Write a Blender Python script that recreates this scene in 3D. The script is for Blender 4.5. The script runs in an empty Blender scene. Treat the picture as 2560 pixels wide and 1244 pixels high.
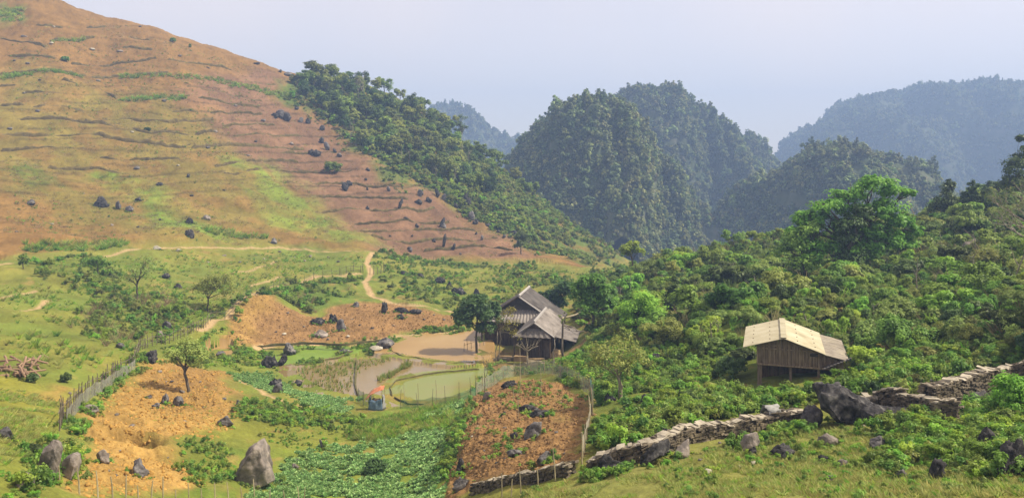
import bpy, bmesh, math, random
import numpy as np
from mathutils import Vector, Matrix
random.seed(7); RS = np.random.RandomState(11)
FPX = 1898.0; CX = 1280.0; HY = 420.0          # focal length, centre column and horizon row of the photograph
PI = math.pi

# ------------------------------------------------------------------ noise
def _hash(ix, iy, s):
    n = (ix.astype(np.int64)*374761393 + iy.astype(np.int64)*668265263 + s*1442695041) & 0xffffffff
    n = ((n ^ (n >> 13))*1274126177) & 0xffffffff
    return ((n ^ (n >> 16)) & 0xffffff)/float(0xffffff)
def vnoise(x, y, s=0):
    x = np.asarray(x, float); y = np.asarray(y, float)
    ix = np.floor(x); iy = np.floor(y); fx = x-ix; fy = y-iy
    fx = fx*fx*(3-2*fx); fy = fy*fy*(3-2*fy)
    a = _hash(ix, iy, s); b = _hash(ix+1, iy, s); c = _hash(ix, iy+1, s); d = _hash(ix+1, iy+1, s)
    return (a+(b-a)*fx)*(1-fy) + (c+(d-c)*fx)*fy          # 0..1
def fbm(x, y, o=4, s=0):
    v = 0; a = .5; t = 0
    for k in range(o):
        v = v + a*vnoise(x*2**k+17.3*k, y*2**k-9.1*k, s+k); t += a; a *= .5
    return v/t
def sstep(a, b, x):
    t = np.clip((x-a)/(b-a), 0, 1); return t*t*(3-2*t)

# ------------------------------------------------------------------ the lie of the land: (column, row, metres ahead)
CP = """0 1244 24;300 1244 31;600 1244 40;850 1244 44;1000 1244 44;1130 1244 39;1250 1244 33;1400 1244 27.5;1700 1244 23.5;2000 1244 21;2300 1244 19;2560 1244 17.5;
0 1350 17;600 1400 25;1000 1400 27;1400 1400 18;2000 1400 13;2560 1400 11;0 1800 8;1280 1800 9;2560 1800 7;
0 1100 33;0 950 50;0 800 75;0 660 112;120 1150 33;150 1060 42;200 970 52;350 880 71;480 820 88;600 770 105;700 712 124;850 682 141;915 672 146;
200 1150 35;300 1150 39.5;250 1050 47;400 1000 58;550 1000 60;600 1100 50;640 1180 45.5;450 1120 45;500 940 69;600 930 77;420 930 67;
700 1050 57.5;780 1130 51.5;850 1060 59;900 1180 47.5;1000 1110 54;950 1060 60.5;1100 1180 45.5;1090 1080 56;800 1000 68;830 1010 68.5;
1200 1080 47;1190 1180 41;1300 1180 36.5;1450 1170 32.3;1180 1000 61;1300 1060 48;1300 960 63;1450 980 57;1440 1080 42;
1480 1110 37;1600 1100 33.5;1700 1150 29;1850 1060 35;1990 1035 36;1900 1150 27.5;2100 1060 32.5;2100 1150 26.5;2350 1040 31.5;2350 1150 24.5;2540 925 39.5;2540 1080 26;
1600 1000 48;1520 930 62;1480 850 79;1800 950 51;1990 935 47;2120 930 45;2250 900 45;2400 880 44;1700 850 66;1850 800 62;2000 780 62;
850 940 80.7;1080 870 92;1080 975 75.6;750 890 88;960 985 74.2;980 850 97;1180 850 97.5;1220 920 84;1300 910 87;1400 880 89;
650 800 103;750 790 109;650 860 92;900 830 100;1000 790 109;950 745 125;920 695 141;1100 745 128;1130 800 108;1200 700 150;1400 690 152;1250 770 117;1450 740 120;
500 700 126;250 780 91;250 630 130;100 700 104;450 640 140;700 625 165;800 640 160;920 632 165;1100 645 182;1340 645 188;1480 660 180;
0 600 130;0 450 163;0 250 205;0 40 248;200 450 175;100 250 210;200 560 148;400 550 161;400 300 215;550 450 190;700 560 181;700 400 222;550 250 245;
100 0 256;400 97 270;640 168 285;760 200 295;250 150 245;900 215 303;980 240 309;1080 300 314;1200 392 306;1350 492 286;1450 572 265;1560 648 240;
900 520 206;1000 600 191;900 400 240;800 300 262;1100 480 226;1250 560 217;1400 580 235;1100 560 206;1000 480 215;1050 400 262;1200 480 248;
0 80 330;400 190 360;760 290 390;1080 400 400;1350 570 370;1560 690 310;-300 150 330;
1700 700 100;1600 700 122;1650 665 150;1800 625 138;1950 605 126;2150 600 110;2350 545 120;2450 505 125;2560 450 132;1750 780 77;1500 800 92;
2300 700 75;2300 820 55;2500 700 64;2560 850 41;2560 570 95;2400 620 90;2100 700 82;1950 690 95;2450 780 52;
1650 720 215;1800 700 200;1950 670 190;2150 650 170;2350 600 190;2560 530 200;1750 720 300;2200 640 300;2560 560 330;
0 500 600;600 520 600;1200 560 560;1500 600 480;1900 600 480;2300 580 520;2560 570 520;0 480 1500;1280 490 1500;2560 490 1500;0 450 4000;1280 450 4000;2560 450 4000;
-500 1244 20;-500 950 46;-500 660 95;-500 560 125;-500 250 190;-500 -150 240;-500 0 320;3100 1244 16;3100 850 35;3100 560 75;3100 350 110;3100 450 200;3100 560 500;-500 500 1500;3100 480 1500;-1200 1000 40;-1200 400 150;-1200 480 1500;3800 1000 25;3800 400 80;3800 480 1500"""
CP = np.array([[float(v) for v in p.split()] for p in CP.replace('\n', '').split(';')])
CSX, CSL = 1/420., 2.6
def _k(r2): return r2*np.log(r2+1e-12)
def solve(P, lam=.012):
    A = np.c_[P[:, 0]*CSX, np.log(P[:, 2])*CSL]; n = len(A)
    K = _k(((A[:, None]-A[None])**2).sum(-1)) + lam*np.eye(n)
    Q = np.c_[np.ones(n), A]
    M = np.block([[K, Q], [Q.T, np.zeros((3, 3))]])
    w = np.linalg.solve(M, np.r_[P[:, 1], 0, 0, 0])
    return A, w
_A, _w = solve(CP)
def evalF(px, L):
    X = np.c_[np.ravel(px)*CSX, np.ravel(L)*CSL]; out = np.empty(len(X))
    for i in range(0, len(X), 20000):
        x = X[i:i+20000]
        out[i:i+20000] = _k(((x[:, None]-_A[None])**2).sum(-1))@_w[:-3] + _w[-3] + x@_w[-2:]
    return out.reshape(np.shape(px))
# coarse table of the row at which the land lies, then bilinear look-up
PX0, PX1, NPX = -1500., 4100., 281
L0, L1, NL = math.log(5.), math.log(5000.), 420
_gp, _gl = np.meshgrid(np.linspace(PX0, PX1, NPX), np.linspace(L0, L1, NL), indexing='ij')
_T = evalF(_gp, _gl)
def lookF(px, L):
    a = np.clip((px-PX0)/(PX1-PX0)*(NPX-1), 0, NPX-1.001); b = np.clip((L-L0)/(L1-L0)*(NL-1), 0, NL-1.001)
    i = a.astype(int); j = b.astype(int); fa = a-i; fb = b-j
    return (_T[i, j]*(1-fa)+_T[i+1, j]*fa)*(1-fb) + (_T[i, j+1]*(1-fa)+_T[i+1, j+1]*fa)*fb
def base_z(x, y):
    y = np.maximum(y, 5.01)
    return (HY-lookF(CX+FPX*x/y, np.log(y)))/FPX*y

# ------------------------------------------------------------------ plan polygons of fields, ponds and paths
_LS = np.linspace(math.log(9), math.log(1500), 1500)
def hit(px, py):
    F = lookF(np.full(_LS.shape, float(px)), _LS)
    m = np.minimum.accumulate(F)
    i = int(np.searchsorted(-m, -float(py)))
    i = min(max(i, 1), len(_LS)-1)
    a, b = m[i-1], m[i]
    t = 0 if a == b else min(1, max(0, (a-py)/(a-b)))
    d = math.exp(_LS[i-1]+(_LS[i]-_LS[i-1])*t)
    return (px-CX)/FPX*d, d
def P(s): return [tuple(float(v) for v in p.split(',')) for p in s.split()]
def poly(s, zp=None):
    q = P(s); out = []
    for k in range(len(q)):
        a = q[k]; b = q[(k+1) % len(q)]; n = max(1, int(math.hypot(b[0]-a[0], b[1]-a[1])/40))
        for j in range(n):
            px = a[0]+(b[0]-a[0])*j/n; py = a[1]+(b[1]-a[1])*j/n
            if zp is None: out.append(hit(px, py))
            else:
                d = zp*FPX/(HY-py); out.append(((px-CX)/FPX*d, d))
    return np.array(out)
def line(s):
    q = P(s); out = []
    for k in range(len(q)-1):
        a = q[k]; b = q[k+1]; n = max(1, int(math.hypot(b[0]-a[0], b[1]-a[1])/15))
        for j in range(n+(k == len(q)-2)):
            out.append(hit(a[0]+(b[0]-a[0])*j/n, a[1]+(b[1]-a[1])*j/n))
    return np.array(out)
def _segd(x, y, a, b):
    ex, ey = b-a; l2 = ex*ex+ey*ey+1e-9
    t = np.clip(((x-a[0])*ex+(y-a[1])*ey)/l2, 0, 1)
    return (x-a[0]-t*ex)**2+(y-a[1]-t*ey)**2
def sdf(pg, x, y, m=6., closed=True):
    """distance inside (+) or outside (-) a plan polygon, -m where farther than m away; for a line, minus the distance to it"""
    out = np.full(x.shape, -m)
    lo = pg.min(0)-m; hi = pg.max(0)+m
    k = np.nonzero((x > lo[0]) & (x < hi[0]) & (y > lo[1]) & (y < hi[1]))[0]
    if len(k) == 0: return out
    X = x[k]; Y = y[k]; d2 = np.full(X.shape, 1e9); ins = np.zeros(X.shape, bool)
    n = len(pg)
    for i in range(n if closed else n-1):
        a = pg[i]; b = pg[(i+1) % n]
        d2 = np.minimum(d2, _segd(X, Y, a, b))
        if closed:
            c = (a[1] > Y) != (b[1] > Y)
            ins ^= c & (X < (b[0]-a[0])*(Y-a[1])/(b[1]-a[1]+1e-12)+a[0])
    d = np.sqrt(d2)
    out[k] = np.maximum(np.where(ins, d, -d), -m) if closed else np.maximum(-d, -m)
    return out

KA = .77                                        # overall reflectance of ground and plants
C_DRY = (.255, .228, .046); C_GRASS = (.155, .205, .034); C_LIME = (.17, .265, .032); C_OLIVE = (.195, .182, .036); C_ORANGE = (.25, .143, .044)
C_GOLD = (.39, .24, .07); C_RED = (.215, .122, .066); C_BROWN = (.29, .168, .066); C_DARK = (.05, .065, .02); C_PATH = (.46, .32, .16); C_LUSH = (.11, .17, .026)
C_MUD = (.40, .30, .17)
# name, polygon, edge softness (m), wobble (m), wobble scale (m), colour, strength, speckle scale (m)
ZONES = [
 ('hill', '-600,-200 100,-30 400,80 640,150 760,180 860,215 980,240 1100,300 1210,400 1350,500 1450,575 1560,650 1480,665 1340,655 1160,645 930,628 700,612 520,590 430,600 300,615 100,625 0,640 -400,640', 3, 4, 12, C_ORANGE, 1, 0),
 ('', '-300,190 0,190 200,190 300,240 560,270 700,400 860,560 900,622 700,612 400,600 0,520 -300,500', 8, 14, 16, C_OLIVE, .62, 5),
 ('', '-300,480 0,470 110,490 240,560 330,600 120,622 -300,630', 4, 6, 9, C_ORANGE, .85, 3),
 ('', '0,20 60,10 45,45 0,60 -200,50', 2, 3, 6, C_GRASS, .9, 2),
 ('', '240,440 330,430 420,470 450,560 520,575 400,575 370,540 300,500', 4, 8, 7, C_LIME, .8, 3),
 ('', '10,425 90,420 140,470 90,490 20,470', 3, 5, 6, C_LUSH, .7, 2),
 ('', '380,530 470,540 520,580 420,575', 3, 5, 6, C_LIME, .8, 2),
 ('red', '720,190 690,235 760,270 830,310 870,370 930,400 960,440 1010,462 1085,470 1110,500 1180,545 1270,590 1350,640 1340,655 1160,645 940,625 870,560 800,500 720,440 640,400 560,340 540,270 430,235 500,190 640,170', 5, 5, 10, C_RED, 1, 0),
 ('', '600,400 690,410 760,480 840,540 940,612 860,618 780,590 700,540 640,470', 5, 9, 8, C_LIME, .7, 4),
 ('wood', '720,200 690,235 760,270 830,310 870,370 930,400 960,440 1010,462 1085,470 1110,500 1180,545 1270,590 1350,640 1480,660 1560,650 1450,572 1350,492 1206,392 1080,300 980,240 903,215 760,195', 3, 4, 8, (.11, .15, .03), 1, 3),
 ('', '1462,590 1500,592 1555,628 1545,640 1490,612', 1.5, 2, 4, C_RED, 1, 0),
 ('', '1010,740 1060,724 1100,745 1080,765 1020,760', 1.5, 2, 4, C_BROWN, .9, 0),
 ('', '930,640 1340,660 1480,680 1420,720 1200,760 1130,770 960,745 940,700', 6, 6, 8, (.19, .21, .035), .8, 5),
 ('', '60,640 250,640 330,760 420,800 330,870 180,880 150,760', 6, 8, 6, (.15, .18, .03), .75, 3),
 ('', '330,660 620,720 600,770 480,820 340,830 280,740', 6, 8, 6, C_GRASS, .85, 3),
 ('', '570,760 640,735 720,705 900,690 905,755 790,785 690,775 650,755', 3, 4, 5, C_LUSH, .9, 3),
 ('', '940,690 1050,690 1180,740 1230,790 1150,790 1000,755', 4, 5, 5, C_GRASS, .9, 3),
 ('', '-300,950 0,950 130,985 160,1050 60,1160 -300,1200', 3, 5, 5, (.30, .28, .04), .8, 3),
 ('', '90,965 150,955 195,965 170,1000 130,1000', 1, 1.5, 2.5, C_GOLD, .95, 0),
 ('', '340,870 560,850 740,870 720,930 590,940 470,900', 4, 4, 4, C_GRASS, .9, 3),
 ('', '570,980 720,1000 900,1030 960,1060 900,1110 720,1160 560,1200 460,1200 420,1120 560,1060', 3, 3, 4, (.21, .215, .035), .9, 3),
 ('', '860,1090 960,1030 1160,1010 1140,1080 900,1110', 2, 3, 3, C_LIME, .9, 3),
 ('', '975,1045 1020,1040 1030,1070 985,1075', .8, 1.2, 2, C_BROWN, .6, 1),
 ('', '520,1244 690,1180 760,1130 960,1100 1140,1075 1120,1244 1100,1350 520,1350', 2, 2, 3, (.18, .245, .032), .9, 3),
 ('', '430,1130 580,1130 590,1200 500,1230 440,1190', 1.5, 2, 3, C_LUSH, .95, 2),
 ('', '1440,1240 1440,1170 1600,1120 1900,1050 2100,1060 2400,1070 2700,1100 2700,1400 1300,1400 1300,1244', 2, 2, 4, (.265, .26, .07), .9, 3),
 ('', '1150,900 1470,930 1480,1100 1640,1100 1960,1050 2100,1000 2560,920 2900,850 2900,500 2560,470 2350,545 1950,605 1650,665 1500,760 1440,830', 3, 4, 5, (.13, .17, .028), .95, 4),
 ('', '2080,1062 2110,1066 2150,1140 2180,1195 2165,1195 2120,1130', .3, .5, 1, (.33, .25, .09), .8, 1),
 ('', '1195,905 1230,872 1400,872 1470,850 1440,795 1480,785 1510,850 1450,905 1330,932 1235,938', 1, 1.5, 2, (.27, .165, .07), .85, 2),
 ('tilled_left', '345,915 440,905 560,930 575,980 590,1030 560,1060 480,1090 400,1112 480,1190 470,1225 330,1215 250,1240 185,1244 180,1130 190,1060 262,990', 1, 1.6, 2.5, C_GOLD, 1, 0),
 ('', '385,910 560,930 590,1030 480,1020 420,960', 2, 2, 4, (.26, .15, .055), .7, 0),
 ('mound', '1190,985 1260,955 1330,948 1420,965 1475,990 1470,1060 1455,1130 1440,1165 1370,1180 1200,1200 1150,1244 1110,1244 1140,1130 1140,1080 1165,1020', .5, .8, 1.5, C_BROWN, 1, 0),
 ('', '1330,985 1440,985 1450,1060 1380,1060', 1, 1.5, 2, (.27, .19, .06), .6, .8),
 ('tilled_mid', '580,810 655,757 690,785 790,792 830,770 900,757 980,757 1080,777 1145,797 1150,822 1000,830 960,845 850,858 640,865 575,850', .8, 1.5, 3, C_BROWN, 1, 0),
 ('', '575,850 580,810 655,755 690,785 640,800 620,860', 1.5, 1.5, 3, C_GOLD, .9, 0),
]
ZONES = [(n, poly(s), a, b, c, np.array(col), st, sp) for n, s, a, b, c, col, st, sp in ZONES]
# ponds: name, level, outline on that level
PONDS = [
 ('brown', -21.85, '985,850 1010,840 1180,827 1215,850 1215,880 1190,905 1140,909 1090,905 1000,892 955,880 960,866'),
 ('weedy', -21.95, '735,872 830,864 885,876 850,893 760,909 712,912 700,900'),
 ('paddy', -22.12, '700,925 760,914 890,894 990,893 1090,910 1140,914 1195,913 1190,921 1060,932 990,950 968,972 985,996 1040,1014 960,1022 925,992 890,1000 790,980 730,945'),
 ('round', -22.08, '976,968 990,950 1060,934 1200,921 1215,950 1180,985 1140,1005 1060,1010 1020,1008 985,992'),
 ('puddle', -20.9, '535,875 560,868 575,885 555,900 528,895'),
]
PONDS = [(n, z, poly(s, z)) for n, z, s in PONDS]
PATHS = [  # centre line, half width (m)
 ('935,632 915,655 928,680 910,703 928,735 960,752 1000,762 1080,770 1160,782', .55),
 ('262,636 350,626 430,618 560,617 680,622 800,628 930,630', .42), ('-60,672 0,662 28,654', .6),
 ('500,822 590,775 650,732 720,706 830,688 900,682', .45), ('640,866 760,858 860,862 960,850 1000,838 1150,826', .45),
 ('590,938 660,975 720,1005 770,1012', .28), ('0,745 60,734', .22), ('560,690 640,672 700,655', .25), ('620,712 700,690', .3), ('60,780 120,757', .35),
 ('0,745 90,728', .3)]
PATHS = [(line(s), w) for s, w in PATHS]
PAD = [(1330, 880, 89)]

def zone_masks(x, y):
    sc = np.clip(y/90., .35, 2.2)
    out = []
    for n, pg, soft, wob, ws, col, st, sp in ZONES:
        s = sdf(pg, x, y, soft+wob+2)
        k = s > -(soft+wob)
        m = np.zeros(x.shape)
        if k.any():
            w = (fbm(x[k]/ws, y[k]/ws, 4, 5)-.5)*2.2*wob
            m[k] = sstep(-soft, soft, s[k]+w)
        out.append(m)
    return out
def surface(x, y, full=False):
    """height of the ground at plan points; with full also its colour and which field, pond or path it belongs to"""
    x = np.asarray(x, float).ravel(); y = np.asarray(y, float).ravel()
    z0 = base_z(x, y); z = z0.copy()
    M = zone_masks(x, y); zn = [q[0] for q in ZONES]
    g = lambda n: M[zn.index(n)]
    hill, red, wood = g('hill'), g('red'), g('wood')
    till = np.maximum(np.maximum(g('tilled_left'), g('mound')), g('tilled_mid'))
    path = np.zeros(x.shape)
    for ln, w in PATHS:
        s = sdf(ln, x, y, w+1.5, False)
        path = np.maximum(path, sstep(-w-.25, -w+.25, s+(fbm(x/1.5, y/1.5, 2, 8)-.5)*w*1.1))
    pond = np.zeros(x.shape, int)-1; pm = np.zeros(x.shape); pz = np.zeros(x.shape)
    for i, (n, lev, pg) in enumerate(PONDS):
        s = sdf(pg, x, y, 4) + (fbm(x/1.6, y/1.6, 3, 9)-.5)*.7
        a = sstep(-1.3, 0, s); k = a > pm
        pm[k] = a[k]; pz[k] = lev; pond[s > 0.0] = i
    # relief
    near = np.clip(y/60., .25, 3)
    z += (1-till)*((fbm(x/5, y/5, 3, 1)-.5)*.9*np.clip(near, .4, 1.6)+(fbm(x/1.1, y/1.1, 3, 2)-.5)*.28)
    z += hill*(fbm(x/22, y/22, 3, 3)-.5)*5
    z += till*((fbm(x/3, y/3, 3, 21)-.5)*.5+np.maximum(0, vnoise(x/.55, y/.55, 22)-.4)*.36+np.maximum(0, vnoise(x/.2, y/.2, 23)-.45)*.3)
    zz = z+(fbm(x/30, y/30, 3, 31)-.5)*5.5+(fbm(x/4, y/4, 3, 33)-.5)*.5
    per = 2.75; t = (zz/per) % 1.0
    ter = hill*(1-wood)*sstep(-11, -6, z)*sstep(.3, .5, fbm(x/26, y/13, 2, 34)+.14)
    gst = np.where(t < .86, t*.72/.86, .72+.28*(t-.86)/.14)
    z += ter*(gst-t)*per*.45
    # earth bank at the left end of the middle field and a pit in the left one
    (bx, by) = hit(655, 790); z += 2.0*np.exp(-(((x-bx)/4.)**2+((y-by-3)/4.5)**2))
    (bx, by) = hit(325, 1108); r2 = ((x-bx)/1.5)**2+((y-by)/1.1)**2; z += -1.3*np.exp(-r2*r2)+.35*np.exp(-(np.sqrt(r2)-1.5)**2*4)
    keep = path*(1-hill*.5); z += -.1*path
    z = z*(1-pm)+pz*pm
    if not full: return z
    # colour of what covers the ground
    n1 = fbm(x/9, y/9, 4, 41); n2 = fbm(x/1.7, y/1.7, 4, 42); n3 = fbm(x/.45, y/.45, 2, 43)
    c = np.array(C_DRY)*(1-n1[:, None])+np.array(C_GRASS)*n1[:, None]
    s_ = sstep(.45, .62, n1*.6+n2*.4)[:, None]; c = c*(1-.55*s_)+np.array(C_GRASS)*.55*s_
    for (n, pg, soft, wob, ws, col, st, sp), m in zip(ZONES, M):
        a = m*st
        if sp: a = a*(.35+.65*sstep(.32, .58, fbm(x/sp, y/sp, 4, 51)))
        c = c*(1-a[:, None])+col*a[:, None]
    bare = (1-till)*(1-hill)*sstep(.60, .70, n2*.7+fbm(x/14, y/14, 2, 44)*.3)*np.where(y < 45, .5, .75)
    c = c*(1-bare[:, None]*.8)+np.array((.28, .18, .06))*bare[:, None]*.8
    hb = hill*(1-wood); pale = hb*sstep(.52, .68, fbm(x/17, y/6, 3, 45)); c = c*(1+.16*(pale-.3*hb)[:, None])
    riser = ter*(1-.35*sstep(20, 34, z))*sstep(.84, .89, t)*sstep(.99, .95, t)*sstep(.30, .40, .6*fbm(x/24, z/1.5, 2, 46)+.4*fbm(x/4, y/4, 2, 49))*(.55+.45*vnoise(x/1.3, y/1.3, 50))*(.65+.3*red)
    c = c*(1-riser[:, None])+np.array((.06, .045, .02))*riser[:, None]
    n4 = vnoise(x/.3, y/.3, 47); n5 = fbm(x/3.5, y/3.5, 3, 48)
    c = c*(.5+.5*n2+.5*n5+.30*(n3-.5)+till*.45*(n4-.5))[:, None]
    c = c*(1-path[:, None])+np.array(C_PATH)*(.8+.4*n3)[:, None]*path[:, None]
    c = c*KA
    zid = np.zeros(x.shape, int)
    zid[hill > .5] = 1; zid[red > .5] = 2; zid[wood > .5] = 1
    for i, n in enumerate(('tilled_left', 'mound', 'tilled_mid')): zid[g(n) > .5] = 3+i
    zid[path > .5] = 6
    k = pond >= 0; zid[k] = 7+pond[k]
    return z, c, zid
def gz(x, y): return float(surface([x], [y])[0])
def at(px, py):
    """the point of the ground seen at a pixel of the photograph"""
    x, y = hit(px, py); return Vector((x, y, gz(x, y)))

# ------------------------------------------------------------------ scene helpers
SC = bpy.context.scene; COL = SC.collection
def new_mesh(name, V, F, mat=None, smooth=False, attrs=None):
    me = bpy.data.meshes.new(name)
    V = np.asarray(V, np.float32)
    if isinstance(F, np.ndarray):
        k = F.shape[1]
        me.vertices.add(len(V)); me.vertices.foreach_set('co', V.ravel())
        me.loops.add(F.size); me.loops.foreach_set('vertex_index', F.ravel().astype(np.int32))
        me.polygons.add(len(F)); me.polygons.foreach_set('loop_start', np.arange(0, F.size, k, dtype=np.int32))
        me.update(calc_edges=True); me.validate()
    else:
        me.from_pydata([tuple(v) for v in V], [], F)
    if attrs:
        for n, (typ, dat) in attrs.items():
            a = me.attributes.new(n, typ, 'POINT')
            a.data.foreach_set('color' if typ == 'FLOAT_COLOR' else 'value', np.asarray(dat, np.float32).ravel())
    if smooth: me.polygons.foreach_set('use_smooth', [True]*len(me.polygons))
    if mat: me.materials.append(mat)
    me.update()
    return me
def link(name, me, parent=None, loc=None, rotz=0, scale=1):
    o = bpy.data.objects.new(name, me); COL.objects.link(o)
    if parent: o.parent = parent
    if loc is not None: o.location = loc
    if rotz: o.rotation_euler = (0, 0, rotz)
    if scale != 1: o.scale = (scale,)*3 if not hasattr(scale, '__len__') else scale
    return o
def tag(o, label=None, cat=None, group=None, kind=None):
    if label: o['label'] = label
    if cat: o['category'] = cat
    if group: o['group'] = group
    if kind: o['kind'] = kind
    return o
def thing(name, label, cat, loc, group=None, rotz=0):
    o = bpy.data.objects.new(name, None); COL.objects.link(o); o.location = loc; o.rotation_euler = (0, 0, rotz)
    o.empty_display_size = .2
    return tag(o, label, cat, group)
class MB:
    def __init__(s): s.v = []; s.f = []
    def add(s, V, F):
        n = len(s.v); s.v += [tuple(map(float, v)) for v in V]; s.f += [tuple(int(i)+n for i in f) for f in F]
        return s
    def box(s, c, e, R=None, jit=0):
        V = []
        for i in range(8):
            p = Vector(((i & 1)-.5, ((i >> 1) & 1)-.5, ((i >> 2) & 1)-.5))
            p = Vector((p.x*e[0], p.y*e[1], p.z*e[2]))
            if jit: p += Vector([random.uniform(-jit, jit)*q for q in e])
            if R is not None: p = R@p
            V.append(p+Vector(c))
        return s.add(V, [(0, 2, 3, 1), (4, 5, 7, 6), (0, 1, 5, 4), (2, 6, 7, 3), (0, 4, 6, 2), (1, 3, 7, 5)])
    def tube(s, pts, rad, n=6):
        pts = [Vector(p) for p in pts]
        if not hasattr(rad, '__len__'): rad = [rad]*len(pts)
        V = []; up = Vector((.31, .2, .93))
        for i, p in enumerate(pts):
            t = (pts[min(i+1, len(pts)-1)]-pts[max(i-1, 0)]).normalized()
            a = t.cross(up if abs(t.dot(up)) < .95 else Vector((1, 0, 0))).normalized(); b = t.cross(a)
            for k in range(n):
                w = 2*PI*k/n; V.append(p+(a*math.cos(w)+b*math.sin(w))*rad[i])
        F = [(i*n+k, i*n+(k+1) % n, (i+1)*n+(k+1) % n, (i+1)*n+k) for i in range(len(pts)-1) for k in range(n)]
        F += [tuple(range(n))[::-1], tuple((len(pts)-1)*n+k for k in range(n))]
        return s.add(V, F)
    def mesh(s, name, mat, smooth=False): return new_mesh(name, s.v, s.f, mat, smooth)
    def build(s, name, mat, parent=None, loc=None, smooth=False): return link(name, s.mesh(name, mat, smooth), parent, loc)

# ------------------------------------------------------------------ materials
def mat(name):
    m = bpy.data.materials.new(name); m.use_nodes = True
    nt = m.node_tree; b = nt.nodes['Principled BSDF']
    return m, nt, b
def nd(nt, typ, **kw):
    n = nt.nodes.new(typ)
    for k, v in kw.items():
        if k in n.inputs: n.inputs[k].default_value = v
        else: setattr(n, k, v)
    return n
def noise_mat(name, cols, scale=3., rough=.9, bump=.3, bscale=None, coord='Object', detail=6, stretch=None, spec=.2, dist=.05):
    """colour ramp over noise, with bump"""
    m, nt, b = mat(name); L = nt.links
    tc = nd(nt, 'ShaderNodeTexCoord'); src = tc.outputs[coord]
    if stretch:
        mp = nd(nt, 'ShaderNodeMapping'); mp.inputs['Scale'].default_value = stretch; L.new(src, mp.inputs[0]); src = mp.outputs[0]
    n = nd(nt, 'ShaderNodeTexNoise', Scale=scale, Detail=detail, Roughness=.62); L.new(src, n.inputs['Vector'])
    r = nd(nt, 'ShaderNodeValToRGB'); e = r.color_ramp.elements
    cols = [tuple(v*KA for v in c) for c in cols]; pos = np.linspace(.3, .7, len(cols))
    e[0].position = pos[0]; e[0].color = (*cols[0], 1); e[1].position = pos[-1]; e[1].color = (*cols[-1], 1)
    for p, c in list(zip(pos, cols))[1:-1]:
        q = e.new(p); q.color = (*c, 1)
    fac = n.outputs['Fac']
    if 'rock' in name:
        vo = nd(nt, 'ShaderNodeTexVoronoi', feature='DISTANCE_TO_EDGE', Scale=1.1)
        wn = nd(nt, 'ShaderNodeMix', data_type='VECTOR'); wn.inputs[0].default_value = .28; L.new(src, wn.inputs[4]); L.new(n.outputs['Color'], wn.inputs[5]); L.new(wn.outputs[1], vo.inputs['Vector'])
        cr = nd(nt, 'ShaderNodeMapRange'); cr.inputs['From Max'].default_value = .045; cr.inputs['To Min'].default_value = .78; L.new(vo.outputs['Distance'], cr.inputs['Value'])
        mm = nd(nt, 'ShaderNodeMath', operation='MULTIPLY'); L.new(fac, mm.inputs[0]); L.new(cr.outputs[0], mm.inputs[1]); fac = mm.outputs[0]
    L.new(fac, r.inputs[0])
    oi = nd(nt, 'ShaderNodeObjectInfo'); hs = nd(nt, 'ShaderNodeHueSaturation')
    mr = nd(nt, 'ShaderNodeMapRange'); mr.inputs['To Min'].default_value = .8; mr.inputs['To Max'].default_value = 1.2
    L.new(oi.outputs['Random'], mr.inputs['Value']); L.new(mr.outputs[0], hs.inputs['Value']); L.new(r.outputs[0], hs.inputs['Color'])
    L.new(hs.outputs[0], b.inputs['Base Color'])
    b.inputs['Roughness'].default_value = rough; b.inputs['Specular IOR Level'].default_value = spec
    if bump:
        n2 = nd(nt, 'ShaderNodeTexNoise', Scale=bscale or scale*4, Detail=6, Roughness=.7); L.new(src, n2.inputs['Vector'])
        bp = nd(nt, 'ShaderNodeBump', Strength=bump, Distance=dist); L.new(n2.outputs['Fac'], bp.inputs['Height']); L.new(bp.outputs[0], b.inputs['Normal'])
    return m
def leaf_mat(name, dark, light, transl=.3, hue=.03, val=.32):
    m, nt, b = mat(name); L = nt.links
    at_ = nd(nt, 'ShaderNodeAttribute', attribute_name='v')
    mx = nd(nt, 'ShaderNodeMix', data_type='RGBA'); mx.inputs[6].default_value = (*[v*.98 for v in dark], 1); mx.inputs[7].default_value = (*[v*.98 for v in light], 1)
    L.new(at_.outputs['Fac'], mx.inputs[0])
    oi = nd(nt, 'ShaderNodeObjectInfo'); hs = nd(nt, 'ShaderNodeHueSaturation')
    for sock, a, bb, mul in (('Hue', .5-hue, .5+hue, 1.), ('Value', 1-val, 1+val, 7.31)):
        q = nd(nt, 'ShaderNodeMath', operation='MULTIPLY'); q.inputs[1].default_value = mul
        fr = nd(nt, 'ShaderNodeMath', operation='FRACT'); mr = nd(nt, 'ShaderNodeMapRange')
        mr.inputs['To Min'].default_value = a; mr.inputs['To Max'].default_value = bb
        L.new(oi.outputs['Random'], q.inputs[0]); L.new(q.outputs[0], fr.inputs[0]); L.new(fr.outputs[0], mr.inputs['Value']); L.new(mr.outputs[0], hs.inputs[sock])
    L.new(mx.outputs[2], hs.inputs['Color']); L.new(hs.outputs[0], b.inputs['Base Color'])
    b.inputs['Roughness'].default_value = .5; b.inputs['Specular IOR Level'].default_value = .22
    tr = nd(nt, 'ShaderNodeBsdfTranslucent'); L.new(hs.outputs[0], tr.inputs['Color'])
    ms = nd(nt, 'ShaderNodeMixShader'); ms.inputs[0].default_value = transl
    L.new(b.outputs[0], ms.inputs[1]); L.new(tr.outputs[0], ms.inputs[2]); L.new(ms.outputs[0], nt.nodes['Material Output'].inputs['Surface'])
    return m
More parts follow.
